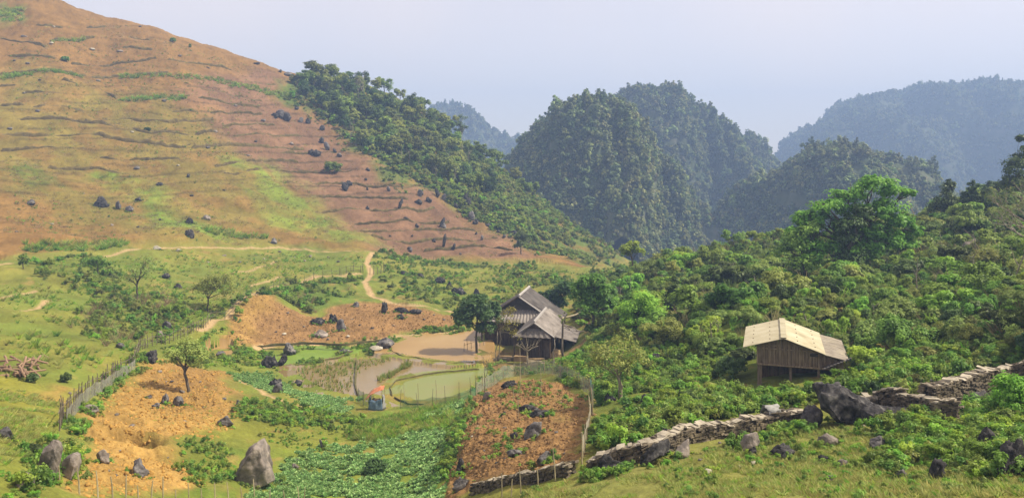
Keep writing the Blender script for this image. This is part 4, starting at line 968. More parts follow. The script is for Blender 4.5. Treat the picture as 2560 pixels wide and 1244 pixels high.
def boards(name, c, d, w0, tops, mt, parent, bw=.2, gap=.012, th=.03):
    """upright boards side by side from c along d; tops(s) gives the top height"""
    m = MB(); s = 0; d = Vector(d); L = d.length; d.normalize(); ang = math.atan2(d.y, d.x); R = Matrix.Rotation(ang, 3, 'Z')
    n = Vector((-d.y, d.x, 0))
    while s < L-.02:
        w = min(bw*random.uniform(.75, 1.3), L-s); h = tops(s+w/2)-w0+random.uniform(-.03, .01)
        if h > .05: m.box(Vector(c)+d*(s+w/2)+n*random.uniform(-.012, .012)+Vector((0, 0, w0+h/2+random.uniform(-.02, .02))), (w-gap, th, h), R)
        s += w
    return m.build(name, mt, parent)
# --- the farmhouse
H0 = Vector((.92, 97., -22.3))
t = thing('farmhouse', 'old timber farmhouse with grey cement sheet gable roofs by the brown pond', 'house', H0); f = frame(None, (.98, -.199))
sl = .653
sheet('roof_slope', f(0, -.2, 6), f(0, 7.3, 6), f(5.3, 7.3, 6-5.3*sl), f(5.3, -.2, 6-5.3*sl), M['asbestos'], t, .28, .04)
sheet('roof_slope', f(0, 7.3, 6), f(0, -.2, 6), f(-5.0, -.2, 6-5.*sl), f(-5.0, 7.3, 6-5.*sl), M['asbestos'], t, .28, .04)
sheet('skirt_roof', f(-3.6, .35, 4.15), f(3.3, .35, 4.15), f(4.3, -1.9, 2.95), f(-4.8, -1.9, 2.95), M['asbestos_light'], t, .34, .06)
MB().tube([f(0, -.3, 6.05), f(0, 7.4, 6.05)], .16, 6).build('ridge_cap', M['ridge'], t)
m = MB(); m.add([f(-3.5, .5, 3.9), f(3.5, .5, 3.9), f(0, .5, 5.95), f(-3.5, .62, 3.9), f(3.5, .62, 3.9), f(0, .62, 5.95)], [(0, 1, 2), (5, 4, 3), (0, 3, 4, 1), (1, 4, 5, 2), (2, 5, 3, 0)]); m.build('gable', M['asbestos'], t)
for s in (-1, 1):
    m = MB().tube([f(0, -.22, 5.9), f(s*5.1, -.22, 5.9-5.1*sl)], .09, 4); m.build('bargeboard', M['ridge' if s > 0 else 'timber'], t)
boards('wall', f(-4.3, -.9, 0), f(8.6, 0, 0), -.3, lambda s: 3.3, M['timber'], t, .22)
boards('wall', f(4.3, 6.6, 0), f(0, -7.5, 0), -.3, lambda s: 3.1, M['timber'], t, .22)
boards('wall', f(-4.3, -.9, 0), f(0, 7.5, 0), -.3, lambda s: 3.1, M['timber'], t, .22)
for u, v in ((-4.5, -1.7), (-2.2, -1.7), (0, -1.7), (5, 0), (5, 3), (5, 6.5)):
    MB().tube([f(u, v, -.8), f(u, v, 2.9)], .1, 6).build('post', M['timber'], t)
# front wing
sheet('wing_roof_slope', f(3.4, -8.5, 4.45), f(3.4, .6, 4.45), f(5.75, .6, 2.85), f(5.75, -8.5, 2.85), M['asbestos_light'], t, .28, .04)
sheet('wing_roof_slope', f(3.4, .2, 4.45), f(3.4, -8.5, 4.45), f(1.1, -8.5, 2.85), f(1.1, .2, 2.85), M['asbestos_light'], t, .28, .04)
MB().tube([f(3.4, -8.65, 4.5), f(3.4, .3, 4.5)], .17, 6).build('ridge_cap', M['ridge'], t)
sheet('skirt_roof', f(2.3, -8.2, 3.65), f(4.55, -8.2, 3.65), f(5.5, -9.1, 2.8), f(.9, -9.1, 2.8), M['asbestos_light'], t, .34, .06)
m = MB(); m.add([f(1.9, -8.1, 3.3), f(4.9, -8.1, 3.3), f(3.4, -8.1, 4.38), f(1.9, -7.98, 3.3), f(4.9, -7.98, 3.3), f(3.4, -7.98, 4.38)], [(0, 1, 2), (5, 4, 3), (0, 3, 4, 1), (1, 4, 5, 2), (2, 5, 3, 0)]); m.build('gable', M['timber'], t)
MB().tube([f(3.4, -8.62, 4.42), f(5.8, -8.62, 2.8)], .09, 4).build('bargeboard', M['ridge'], t)
MB().tube([f(3.4, -8.62, 4.42), f(1.05, -8.62, 2.8)], .09, 4).build('bargeboard', M['ridge'], t)
boards('wall', f(1.5, -6.8, 0), f(3.9, 0, 0), -.4, lambda s: 3.2, M['timber'], t, .24)
boards('wall', f(5.4, -6.8, 0), f(0, 6, 0), -.4, lambda s: 2.8, M['timber'], t, .24)
for u, v in ((1.1, -8.7), (2.6, -8.8), (4.1, -8.8), (5.3, -8.7)):
    MB().tube([f(u, v, -.6), f(u, v, 2.85)], .08, 6).build('post', M['timber'], t)
MB().box(f(4.7, -6.9, 1.0), (.8, .06, 1.9), Matrix.Rotation(-.2, 3, 'Z')).build('door', M['plank'], t)
# lean-to at the right
sheet('lean_to_roof', f(5.55, -7.9, 2.8), f(5.55, -2., 2.8), f(8.1, -2.1, 2.3), f(8.2, -7.8, 2.2), M['asbestos_light'], t, .28, .04)
for u, v in ((7.9, -7.5), (7.9, -5), (7.8, -2.4)): MB().tube([f(u, v, -.8), f(u, v, 2.25)], .08, 6).build('post', M['timber'], t)
boards('wall', f(5.6, -3.0, 0), f(2.2, 0, 0), -.6, lambda s: 2.5, M['timber'], t, .24)
m = MB()
for k, (u, w) in enumerate(((-.4, 1.1), (1.4, 1.2), (3.2, .9))): m.box(f(u+.6, -9.6, w*.35-.2), (1.5, .7, w*.9), Matrix.Rotation(-.2, 3, 'Z'), .08)
m.build('clay_plinth', M['clay'], t)
sheet('loose_roof_sheet', f(3.4, 3.2, 6-3.4*sl+.16), f(3.4, .8, 6-3.4*sl+.16), f(4.7, .8, 6-4.7*sl+.12), f(4.7, 3.2, 6-4.7*sl+.12), M['asbestos_light'], t, .28, .04)
# --- the plank hut
h0 = Vector((16.50, 46.1, -10.42)); 
t = thing('stilt_hut', 'small plank hut on stilts with a cream sheet gable roof above the stone wall', 'hut', (h0.x, h0.y, -13.0)); f0 = frame(None, (.947, -.32)); z_ = 2.7
def f(u, v, w): return f0(u, v, w)
S = .30; W_ = 2.36
sheet('roof_slope', f(0, 6.2, z_), f(0, -.15, z_), f(-W_, -.15, z_-W_*S), f(-W_, 6.2, z_-W_*S), M['cream_sheet'], t, .2, .012, .025, 4)
sheet('roof_slope', f(0, -.15, z_), f(0, 6.2, z_), f(W_, 6.2, z_-W_*S-.1), f(W_, -.15, z_-W_*S-.1), M['cream_sheet'], t, .2, .012, .025, 4)
sheet('lean_to_roof', f(W_-.15, -.05, z_-W_*S-.12), f(W_-.1, 6.0, z_-W_*S-.12), f(3.7, 5.6, z_-W_*S-.40), f(3.65, .1, z_-W_*S-.44), M['old_sheet'], t, .2, .02, .03, 4, .05)
m = MB(); 
for k in range(7): m.box(f(0, .35+k*.9, z_+.03), (.34, .88, .05), Matrix.Rotation(-.326, 3, 'Z'), .04)
m.build('ridge_cap', M['cream_sheet'], t)
m = MB()
for i in range(2):
    for s in (-1, 1):
        for k in range(5): m.box(f(s*(.8+i*1.0), .5+k*1.2, z_-(.8+i*1.0)*S+.035-(.03 if s > 0 else 0)), (.05, .05, .04))
m.build('roof_nail', M['timber'], t)
fl = .95
boards('front_wall', f(-1.5, .35, 0), f(3.5, 0, 0), fl, lambda s: z_-abs(s-1.5)*S-.10, M['plank'], t, .19, .016, .035)
boards('lean_to_wall', f(2.0, .4, 0), f(1.4, 0, 0), fl, lambda s: z_-(2.0+s)*S-.22, M['plank'], t, .22, .02, .035)
boards('side_wall', f(-1.5, .38, 0), f(0, 5.2, 0), fl, lambda s: z_-1.5*S-.1, M['plank'], t, .22)
boards('side_wall', f(3.38, .45, 0), f(0, 5.0, 0), fl, lambda s: z_-3.4*S-.22, M['plank'], t, .22)
boards('back_wall', f(-1.5, 5.6, 0), f(4.8, 0, 0), fl, lambda s: z_-abs(s-1.5)*S-.2, M['plank'], t, .25)
m = MB(); Rz = Matrix.Rotation(-.326, 3, 'Z')
m.box(f(.25, .30, 1.93), (3.5, .06, .07), Rz); m.box(f(-.85, .30, 2.12), (1.5, .05, .06), Rz); m.box(f(.95, .30, fl), (4.9, .1, .10), Rz); m.build('rail', M['plank'], t)
for u in (-1.52, .05, 2.0): MB().box(f(u, .28, (fl+z_-abs(u)*S-.1)/2), (.10, .08, z_-abs(u)*S-.1-fl), Rz).build('corner_post', M['plank'], t)
MB().box(f(1.75, .29, 1.72), (.5, .05, .16), Rz).build('wall_slot', M['wall_core'], t)
m = MB(); m.box(f(1.0, 3.0, fl-.06), (4.85, 5.2, .10), Rz); m.build('floor', M['timber'], t)
boards('shade_backing', f(-1.4, 2.2, 0), f(4.6, 0, 0), -.6, lambda s: .9, M['timber'], t, .4)  # added dark boards that stand in for the shade beneath the floor
for u, v, w in ((-1.4, .5, .26), (.4, .5, .14), (2.0, .5, .14), (3.2, .6, .14), (-1.4, 5.3, .16), (1., 5.3, .16), (3.2, 5.3, .16)):
    MB().box(f(u, v, fl/2-.5), (w, w*.8, fl+.9), Rz, .03).build('stilt', M['plank'], t)
o = sheet('roofing_sheet', f0(0, 0, 0), f0(1.55, .25, .72), f0(1.62, .9, .62), f0(.1, .9, -.05), M['asbestos'], None, .2, .02, .03)
o.location = h0+f0(2.2, -.45, -1.5); tag(o, 'grey corrugated sheet leaning against the right corner of the plank hut', 'roof sheet')
m = MB()
for k in range(16): 
    a = f0(2.3+random.uniform(0, .3), -.3+random.uniform(-.3, .5), random.uniform(.1, .5)); m.tube([a, a+f0(random.uniform(.7, 1.2), random.uniform(-.2, .2), random.uniform(-.25, .05))], random.uniform(.025, .045), 5)
o = m.build('firewood_bundle', M['bamboo']); o.location = (h0.x, h0.y, -12.95); tag(o, 'pale firewood stacked under the lean-to of the plank hut', 'firewood')
for px, py, lab in ((1552, 716, 'tiny far house wall with tan roof half hidden by trees above the farmhouse'),):
    p = at(px, py+20); d = thing('far_shed', lab, 'shed', p)
    MB().box((0, 0, .4), (1.2, 1.2, 1.1), None).build('wall', M['pale_rock'], d)
    sheet('roof', (-.9, -.8, .95), (.9, -.8, .95), (.9, .8, 1.4), (-.9, .8, 1.4), M['clay'], d, .3, .04)

M['straw_heap'] = noise_mat('straw_heap', [(.30, .20, .09), (.46, .33, .16), (.60, .45, .25)], 5., 1., .8, 18.)
p = at(1392, 884); V, F = rock_verts(31, (.8, .7, .75), 1.2, 3, 3, .3); o = link('straw_heap', new_mesh('straw_heap', V*np.array((1, 1, 1))*(1-.3*np.clip(V[:, 2:3], 0, 1)), np.array(F), M['straw_heap']), None, p+Vector((0, 0, .35)))
tag(o, 'tan heap of straw at the right corner of the farmhouse porch', 'straw heap')
for k, (a, b, lab) in enumerate(((1262, 908, 'loose stack of grey poles left of the pruned tree before the farmhouse'), (1352, 912, 'small stack of tan firewood right of the pruned tree before the porch'))):
    p = at(a, b); m = MB(); r_ = random.Random(k)
    for j in range(22): c = Vector((r_.uniform(-.2, .2), r_.uniform(-.4, .4), .05+.06*(j//3))); d = Vector((r_.uniform(.8, 1.5), r_.uniform(-.25, .25), r_.uniform(-.1, .16))); m.tube([c-d, c, c+d], r_.uniform(.03, .055), 5)
    tag(m.build('wood_stack', M['stake' if k == 0 else 'bamboo'], None, p), lab, 'wood stack')

# ------------------------------------------------------------------ tarp shelter, cloth, wood
M['tarp_orange'] = noise_mat('orange_tarp', [(.50, .13, .04), (.62, .22, .09), (.74, .42, .25)], 2.5, .55, .4, 6., spec=.4)
M['tarp_blue'] = noise_mat('blue_tarp', [(.06, .10, .16), (.10, .17, .25), (.20, .27, .34)], 3., .55, .4, 6., spec=.4)
M['cloth_grey'] = noise_mat('grey_cloth', [(.18, .18, .175), (.30, .295, .28), (.42, .41, .38)], 3., .8, .5, 8.)
p = at(941, 1024); t = thing('tarp_shelter', 'tiny shelter with orange tarp roof and blue tarp sides between cabbages and round pond', 'shelter', p); t.scale = (1.0, 1.0, 1.0)
for x, y, h in ((-.55, -.3, 1.5), (.55, -.3, 1.75), (-.55, .6, 1.55), (.6, .6, 1.9)): MB().tube([(x, y, -.2), (x, y, h)], .03, 5).build('post', M['bamboo'], t)
def drape(name, grid, mt, parent, jit=.05, sub=5, thick=.02):
    g = np.array(grid, float); V = []; rng = np.random.RandomState(len(name)+len(grid))
    for i in np.linspace(0, g.shape[0]-1, (g.shape[0]-1)*sub+1):
        for j in np.linspace(0, g.shape[1]-1, (g.shape[1]-1)*sub+1):
            a = min(int(i), g.shape[0]-2); b = min(int(j), g.shape[1]-2); u = i-a; v = j-b
            V.append((g[a, b]*(1-u)+g[a+1, b]*u)*(1-v)+(g[a, b+1]*(1-u)+g[a+1, b+1]*u)*v+rng.normal(0, jit, 3)*.6)
    n = (g.shape[1]-1)*sub+1; F = [(i*n+j, (i+1)*n+j, (i+1)*n+j+1, i*n+j+1) for i in range((g.shape[0]-1)*sub) for j in range(n-1)]
    o = link(name, new_mesh(name, V, F, mt, True), parent); md = o.modifiers.new('thickness', 'SOLIDIFY'); md.thickness = thick
    return o
drape('roof_tarp', [[(-.9, -.6, 1.0), (-.7, .5, 1.3)], [(-.4, -.55, 1.4), (-.3, .5, 1.7)], [(.3, -.45, 1.75), (.35, .5, 1.95)], [(.65, -.35, 1.8), (.65, .5, 1.95)]], M['tarp_orange'], t, .035)
drape('side_tarp', [[(-.62, -.4, 0), (-.6, -.38, .95)], [(0, -.45, -.02), (0, -.4, .85)], [(.62, -.38, 0), (.55, -.36, 1.05)]], M['tarp_blue'], t, .04)
drape('side_tarp', [[(.64, -.38, 0), (.6, -.33, 1.45)], [(.78, .2, 0), (.66, .2, 1.2)], [(.7, .6, 0), (.64, .55, 1.0)]], M['cloth_grey'], t, .04)
drape('side_tarp', [[(-.62, .6, 0), (-.6, .6, 1.0)], [(-.64, -.4, 0), (-.62, -.38, .9)]], M['tarp_blue'], t, .03)
m = MB()
for k in range(5): m.box((-.3+k*.16, .1, .35+.1*(k % 2)), (.3, .4, .7), None, .2)
m.build('stored_sack', M['timber'], t)
p = at(1915, 1062); 
o = drape('cloth', [[(-.15, .25, .55), (.35, .3, .62)], [(-.12, -.05, .98), (.38, .0, 1.0)], [(-.02, -.36, .9), (.38, -.36, .88)], [(.05, -.45, .45), (.42, -.42, .42)], [(.25, -.6, .1), (.68, -.62, .12)], [(.5, -.8, .02), (.8, -.8, .05)]], M['cloth_grey'], None, .05); o.location = p; o.scale = (1.35, 1.1, 1.05)
tag(o, 'pale grey cloth hung over the middle of the long stone wall', 'cloth')
M['log'] = noise_mat('stripped_log', [(.20, .12, .07), (.33, .21, .13), (.45, .31, .20)], 2.5, .9, .4, 15., 'Object', 6, (1, 1, 1))
logs = [MB().tube([(-.5, 0, 0), (-.2, .015, .01), (.15, -.01, .015), (.5, .01, 0)], [.06, .055, .05, .042], 7).mesh('log', M['log']) for k in range(2)]
rng_ = random.Random(4)
for k in range(30):
    px = 44+rng_.gauss(0, 30); lay = k//9
    p = at(min(max(px, -30), 95), 945-rng_.random()*26); q = link('log', logs[k % 2], None, p+Vector((0, 0, .08+.15*lay+rng_.uniform(0, .08))))
    q.rotation_euler = (rng_.uniform(-.1, .1), rng_.uniform(-.14, .14), rng_.gauss(-.7, .35)); L = rng_.uniform(1.6, 3.3); q.scale = (L, 1.4, 1.4)
    tag(q, 'brown stripped log lying in the heap of logs at the left edge', 'log', 'logs heaped at the left edge')
p = at(110, 893); q = link('log', logs[0], None, p+Vector((0, 0, .12))); q.scale = (2.1, 1.2, 1.2); q.rotation_euler = (0, .06, -.75); tag(q, 'single pale log lying apart on the grass right of the log heap', 'log')
for a, b, h in ((1300, 972, 3.2), (1352, 990, 2.2), (1283, 1008, 1.3), (1295, 1052, 1.6), (1010, 1015, 2), (1045, 1015, 2.1), (1090, 1012, 2.1)):
    p = at(a, b); o = MB().tube([(0, 0, -.2), (.03, 0, h*.5), (-.02, .02, h)], [.028, .024, .015], 5).build('pole', M['bamboo'], None, p)
    tag(o, 'thin bare pole stuck upright in the brown mound' if a > 1200 else 'thin pole standing in the green net line of the round pond', 'pole', 'poles on the mound' if a > 1200 else 'poles by the round pond')
for k, (a, b, L, r, rz, ry) in enumerate(((1420, 825, 6., .16, .25, -.25), (1432, 838, 3.2, .10, -.5, .3), (1428, 846, 3., .09, -.8, .5), (1440, 842, 2.6, .08, -.9, .2))):
    p = at(a, b); o = MB().tube([(-L/2, 0, 0), (-L/5, .1, .12), (L/6, -.1, .05), (L/2, .15, .3)], [r, r*.9, r*.8, r*.4], 7).build('fallen_branch', M['bamboo' if k == 0 else 'dead_bark'], None, p+Vector((0, 0, 1.6 if k == 0 else .8)), True)
    o.rotation_euler = (0, ry, rz); tag(o, ['long bleached trunk propped behind the lean-to of the farmhouse', 'grey branch leaning by the lean-to, uppermost of three', 'grey branch leaning by the lean-to, between two others', 'short grey branch leaning by the lean-to, lowest of three'][k], 'branch')

# ------------------------------------------------------------------ trees
def limb(m, a, b, r0, r1, rng, n=5, wob=.08, sag=0):
    a = Vector(a); b = Vector(b); L = (b-a).length; q = []
    for i in range(n+1):
        f = i/n; p = a.lerp(b, f)+Vector((rng.uniform(-1, 1), rng.uniform(-1, 1), rng.uniform(-.5, .5)))*wob*L*(0 < i < n)
        p.z += sag*L*math.sin(PI*f); q.append(p)
    m.tube(q, [r0+(r1-r0)*i/n for i in range(n+1)], 6)
    return q
def tree(name, label, px, py, blobs, mt, size, per=40, clumps=14, cr=.42, tr=.16, fork=.35, bark='bark', seed=0, cat='tree', lean=0, dep=.9, group=None, twigs=0, low=-.4, base=None, roots=None, droop=.3, aspect=.55):
    """blobs = crown lumps as (dx, up, rx, rz[, ahead]) in pixels of the photograph from the foot of the trunk"""
    rng = random.Random(seed*17+3); p = base or at(px, py); s = p.y/FPX
    t = thing(name, label, cat, p, group)
    B = [(b[0]*s, (b[4] if len(b) > 4 else rng.uniform(-.4, .4)*b[2])*s, b[1]*s, b[2]*s, b[2]*s*dep, b[3]*s) for b in blobs]
    top = max(b[2]+b[5] for b in B); fk = Vector((lean*s*.6, 0, top*fork))
    m = MB(); fl = (roots or [(0, 0)])
    for rx, ry in fl: limb(m, (rx*s, ry*s, -.3), fk+Vector((rx*s*.5, ry*s, 0)), tr, tr*.75, rng, 5, .05)
    for b in B:
        c = Vector(b[:3]); e = limb(m, fk*rng.uniform(.85, 1.), c, tr*.6, tr*.15, rng, 5, .07, .06)
        for k in range(4+twigs):
            d = Vector((rng.uniform(-1, 1)*b[3], rng.uniform(-1, 1)*b[4], rng.uniform(-.4, 1)*b[5]))*.85
            limb(m, e[rng.randint(2, 5)], c+d, tr*.22, tr*.05, rng, 3, .08)
    m.build('trunk', M[bark], t, None, True)
    if per: link('crown', crown_mesh('crown', B, per, size, M[mt], seed+700, clumps, cr, low, aspect, droop), t)
    return t
tree('dark_round_tree', 'dense dark round tree at the left of the farmhouse over the brown pond', 1192, 892, [(0, 92, 46, 36), (-28, 100, 32, 28), (32, 88, 34, 30), (4, 118, 36, 26), (-34, 74, 24, 22), (22, 62, 28, 18), (46, 104, 24, 22)], 'leaf_dark', .34, 70, 30, .4, .16, .42, 'bark', 1)
tree('young_yellow_tree', 'slender tree with sparse yellow-green leaves before the left roof of the farmhouse', 1250, 915, [(18, 118, 20, 20), (30, 95, 22, 18), (12, 78, 16, 16), (36, 70, 18, 14), (26, 135, 12, 12), (0, 100, 12, 14)], 'leaf_yellow', .22, 17, 11, .5, .07, .55, 'pale_bark', 2, roots=[(0, 0), (-12, 0)])
tree('pruned_tree', 'bare pruned tree with upcurved branches in front of the farmhouse porch', 1318, 925, [(-28, 62, 10, 24), (-15, 66, 8, 26), (0, 72, 8, 28), (16, 66, 9, 26), (28, 60, 9, 24)], 'leaf_yellow', .16, 0, 0, .4, .12, .55, 'pale_bark', 3)
tree('pole_tree', 'thin grey tree with lopped top at the right end of the farmhouse', 1408, 888, [(-2, 88, 7, 14), (8, 104, 10, 8), (-8, 100, 8, 6)], 'leaf_olive', .2, 5, 5, .5, .13, .8, 'bark', 4)
tree('bare_sapling', 'leafless forked sapling standing right of the pruned tree', 1386, 915, [(-3, 90, 6, 20), (4, 70, 5, 18)], 'leaf', .2, 0, 0, .4, .045, .6, 'dead_bark', 5)
tree('bare_sapling', 'two leafless stems rising from the green net at the left of the mound', 1212, 985, [(-8, 92, 3, 12), (14, 88, 4, 12)], 'leaf', .2, 0, 0, .4, .045, .4, 'pale_bark', 6)
tree('multi_stem_tree', 'sparse fine-leaved tree with three slanting stems on the weedy slope below the house', 1553, 1002, [(-40, 112, 44, 34), (10, 130, 48, 36), (-10, 88, 40, 26), (36, 100, 32, 28), (-62, 92, 26, 22), (0, 70, 30, 18)], 'leaf_olive', .16, 24, 26, .5, .10, .36, 'pale_bark', 7, roots=[(0, 0), (4, 2), (-3, 1)], lean=-12)
tree('field_tree', 'small green tree with a bent trunk in the golden ploughed field', 470, 985, [(-28, 92, 32, 22), (12, 100, 34, 24), (28, 84, 24, 20), (-8, 116, 26, 18), (-38, 72, 20, 14), (14, 68, 24, 14)], 'leaf_olive', .17, 30, 24, .46, .14, .42, 'bark', 8, lean=-14)
tree('round_meadow_tree', 'round airy bright tree on the meadow slope above the stake fence', 520, 772, [(0, 52, 34, 20), (28, 62, 34, 24), (54, 50, 24, 22), (12, 78, 30, 16), (-12, 66, 20, 16), (40, 82, 22, 14)], 'leaf_olive', .26, 24, 22, .5, .12, .4, 'bark', 9)
tree('leaning_meadow_tree', 'wispy half-bare tree leaning right on the left meadow', 342, 752, [(10, 60, 28, 20), (28, 78, 26, 20), (-12, 74, 24, 20), (20, 96, 26, 14), (-22, 52, 18, 16)], 'leaf_olive', .22, 11, 14, .55, .13, .36, 'bark', 10, twigs=6)
tree('thicket_tree', 'bushy tree at the upper end of the left thicket', 245, 690, [(0, 34, 20, 18), (-22, 28, 18, 16), (14, 20, 16, 14)], 'leaf', .3, 34, 14, .45, .1, .35, 'bark', 11)
tree('thicket_tree', 'small dark conical bush tree at the left end of the thicket', 58, 676, [(0, 24, 12, 22), (-4, 12, 14, 12)], 'leaf', .26, 30, 12, .45, .08, .35, 'bark', 12)
tree('lone_hill_tree', 'lone dark tree standing at the foot of the red ploughed slope', 1302, 640, [(-2, 34, 17, 22), (4, 44, 12, 14), (-8, 22, 12, 12)], 'leaf_dark', .5, 40, 14, .45, .18, .3, 'bark', 13)
tree('flat_topped_tree', 'bright flat-topped tree at the valley mouth below the red slope', 1580, 705, [(-2, 86, 26, 12), (-14, 74, 18, 12), (16, 78, 20, 12), (4, 98, 16, 8)], 'leaf_bright', .42, 36, 14, .45, .16, .6, 'bark', 14)
tree('broad_tree', 'bright green feathery tree right of the broad tree behind the farmhouse', 1590, 838, [(0, 62, 44, 26), (36, 70, 38, 26), (-26, 54, 30, 24), (16, 88, 34, 18), (50, 48, 26, 22), (-8, 36, 36, 18)], 'leaf_bright', .22, 60, 26, .44, .14, .35, 'bark', 15)
tree('broad_tree', 'broad green tree directly behind the farmhouse', 1482, 838, [(0, 86, 46, 36), (-32, 98, 28, 30), (30, 92, 30, 32), (0, 124, 36, 22), (-20, 62, 30, 24), (34, 62, 28, 22)], 'leaf', .34, 64, 28, .42, .2, .35, 'bark', 16)
tree('broad_tree', 'dark tree touching the roof behind the farmhouse', 1395, 800, [(0, 70, 34, 26), (-24, 62, 24, 22), (20, 82, 28, 22), (0, 46, 30, 20)], 'leaf_dark', .36, 56, 24, .42, .18, .35, 'bark', 17)
tree('dark_conical_tree', 'very dark upright tree alone in the bushes of the right slope', 1683, 795, [(0, 40, 24, 28), (0, 66, 20, 24), (2, 88, 13, 16), (-12, 30, 16, 18)], 'leaf_dark', .26, 60, 22, .42, .14, .3, 'bark', 18)
big = at(2128, 690)
tree('great_spreading_tree', 'big bright spreading tree with arching crown in the middle of the right slope', 2150, 690, [(50, 222, 58, 26), (100, 205, 40, 18), (0, 196, 60, 26), (-60, 172, 60, 22), (-105, 142, 42, 16), (70, 160, 54, 32), (110, 130, 52, 22), (10, 150, 44, 26), (140, 205, 22, 9), (60, 110, 40, 26), (150, 110, 28, 16), (-110, 104, 46, 34), (-64, 124, 54, 36), (0, 104, 56, 36), (70, 84, 50, 36), (-130, 66, 44, 34), (-80, 60, 50, 36), (130, 82, 34, 26), (20, 60, 56, 36)], 'leaf_bright', .40, 62, 22, .36, .38, .32, 'bark', 19, base=big, dep=.8, low=-.6)
tree('vine_hung_tree', 'dark vine-hung trunk mass beneath the big spreading tree', 2120, 700, [(0, 130, 34, 34), (-6, 90, 36, 34), (10, 50, 40, 34), (30, 160, 26, 24)], 'leaf_dark', .34, 60, 24, .42, .3, .35, 'bark', 20, base=Vector((big.x-.8, big.y-1.6, gz(big.x-.8, big.y-1.6))))
tree('companion_tree', 'dark green tree left of the big spreading tree', 2010, 710, [(0, 110, 52, 36), (-34, 84, 36, 34), (30, 78, 40, 36), (0, 50, 50, 30), (14, 140, 32, 22)], 'leaf', .34, 66, 28, .42, .25, .3, 'bark', 21)
tree('slope_conifer', 'dark bushy tree on the crest right of the big spreading tree, taller of a pair', 2362, 560, [(0, 56, 26, 36), (4, 90, 18, 22), (-14, 36, 24, 24), (18, 30, 26, 24)], 'leaf_dark', .36, 56, 22, .42, .2, .3, 'bark', 22)
tree('slope_conifer', 'dark pointed tree on the crest right of the big spreading tree, smaller of a pair', 2428, 545, [(0, 42, 20, 30), (0, 72, 10, 18), (-12, 26, 18, 20)], 'leaf_dark', .36, 50, 20, .42, .18, .3, 'bark', 23)
tree('edge_tree', 'tall dark tree at the right picture edge on the crest', 2545, 520, [(-6, 96, 40, 36), (14, 132, 28, 24), (20, 170, 22, 16), (-24, 60, 30, 26), (10, 60, 36, 30)], 'leaf_dark', .40, 56, 24, .40, .22, .3, 'bark', 24)
# bare spreading tree reaching in from the right edge
def bare_tree(label, px, py, spec, r, seed, leafy=8):
    rng = random.Random(seed); p = at(px, py); s = p.y/FPX; t = thing('bare_tree', label, 'tree', p); m = MB(); tips = []
    def grow(a, d, L, r, lev):
        b = a+d*L; q = limb(m, a, b, r, r*.6, rng, 4, .07); tips.append((b, r))
        if lev == 0: return
        for k in range(rng.randint(2, 3)):
            nd_ = (d+Vector((rng.uniform(-1, 1), rng.uniform(-1, 1), rng.uniform(-.45, .75)))*.75).normalized()
            grow(q[rng.randint(2, 4)], nd_, L*rng.uniform(.55, .8), r*.58, lev-1)
    m.tube([(0, 0, -.4), (-.1, 0, 1.), (-.2, .1, 2.2)], [r*1.3, r, r*.9], 7)
    for d, L in spec: grow(Vector((-.2, .1, 2.2)), Vector(d).normalized(), L, r*.7, 5)
    m.build('trunk', M['dead_bark'], t, None, True)
    if leafy:
        Pn = np.array([v[0][:] for v in tips for _ in range(leafy)])+np.random.RandomState(seed).normal(0, .16, (len(tips)*leafy, 3))
        link('crown', leaves_mesh('crown', Pn, np.tile((0, 0, 1.), (len(Pn), 1)), .13, M['leaf_olive' if leafy > 2 else 'leaf_dry'], np.random.RandomState(seed), .5, .2, .6), t)
    return t
bare_tree('half-bare grey-limbed tree reaching in from the right picture edge', 2620, 660, [((-.9, .1, .55), 2.6), ((-.5, -.2, 1.), 2.5), ((-1., -.3, .12), 2.6), ((.5, .2, .9), 2.2), ((-.7, .4, .8), 2.3)], .14, 5, 3)
bare_tree('pale leafless tree on the skyline above the wooded left ridge', 908, 248, [((.05, 0, 1), 3.2), ((-.2, .1, 1), 2.8)], .2, 9, 1)
for px, py, lab, h, w in ((1152, 362, 'tall umbrella-crowned tree on the wooded ridge, left of a close pair', 74, 20), (1196, 385, 'tall ragged tree on the wooded ridge, right of a close pair', 78, 24)):
    tree('ridge_tree', lab, px, py, [(0, h-8, w*.8, 9), (-w*.3, h-22, w*.55, 8), (w*.4, h-30, w*.6, 8), (0, h-46, w*.6, 10)], 'leaf_dark', .6, 26, 10, .5, .22, .5, 'bark', px, dep=1)
for px, py, w, h, lab in ((432, 108, 14, 12, 'small round bush on the bare skyline of the left hill'), (475, 122, 4, 9, 'tiny stump on the bare skyline of the left hill'), (163, 143, 18, 12, 'single green bush high on the orange hillside'), (830, 428, 46, 32, 'grass-covered rocky bush on the red slope'), (368, 318, 14, 8, 'little dark bush in the middle of the terraced hillside'), (936, 1178, 62, 34, 'dark round bush in the middle of the lower cabbage patch'), (80, 1130, 40, 26, 'dark green bush on yellow grass left of the fence end'), (2542, 1045, 120, 110, 'bright lush bush at the right picture edge below the wall'), (2150, 912, 74, 52, 'bright green bush at the right corner of the plank hut'), (1830, 955, 90, 56, 'dark big-leaved bush at the left of the plank hut stilts'), (80, 952, 26, 24, 'small dark bush below the log heap, left of two'), (165, 950, 26, 24, 'small dark bush below the log heap, right of two')):
    p = at(px, py); s = p.y/FPX; r = w*s/2
    bl = [(r*.5*math.cos(a), r*.5*math.sin(a), h*s*.45, r*.55, r*.55, h*s*.45) for a in (0, 2.1, 4.2)]+[(0, 0, h*s*.6, r*.5, r*.5, h*s*.4)]
    mt_ = 'leaf_bright' if 'bright' in lab else 'leaf_dark' if 'dark' in lab else 'leaf'
    o = link('bush', crown_mesh('bush', bl, 60, max(.14, min(.5, 2.2*s*2.5)), M[mt_], int(px), 16, .42, -.6), None, p); tag(o, lab, 'bush')
p = at(1420, 860)
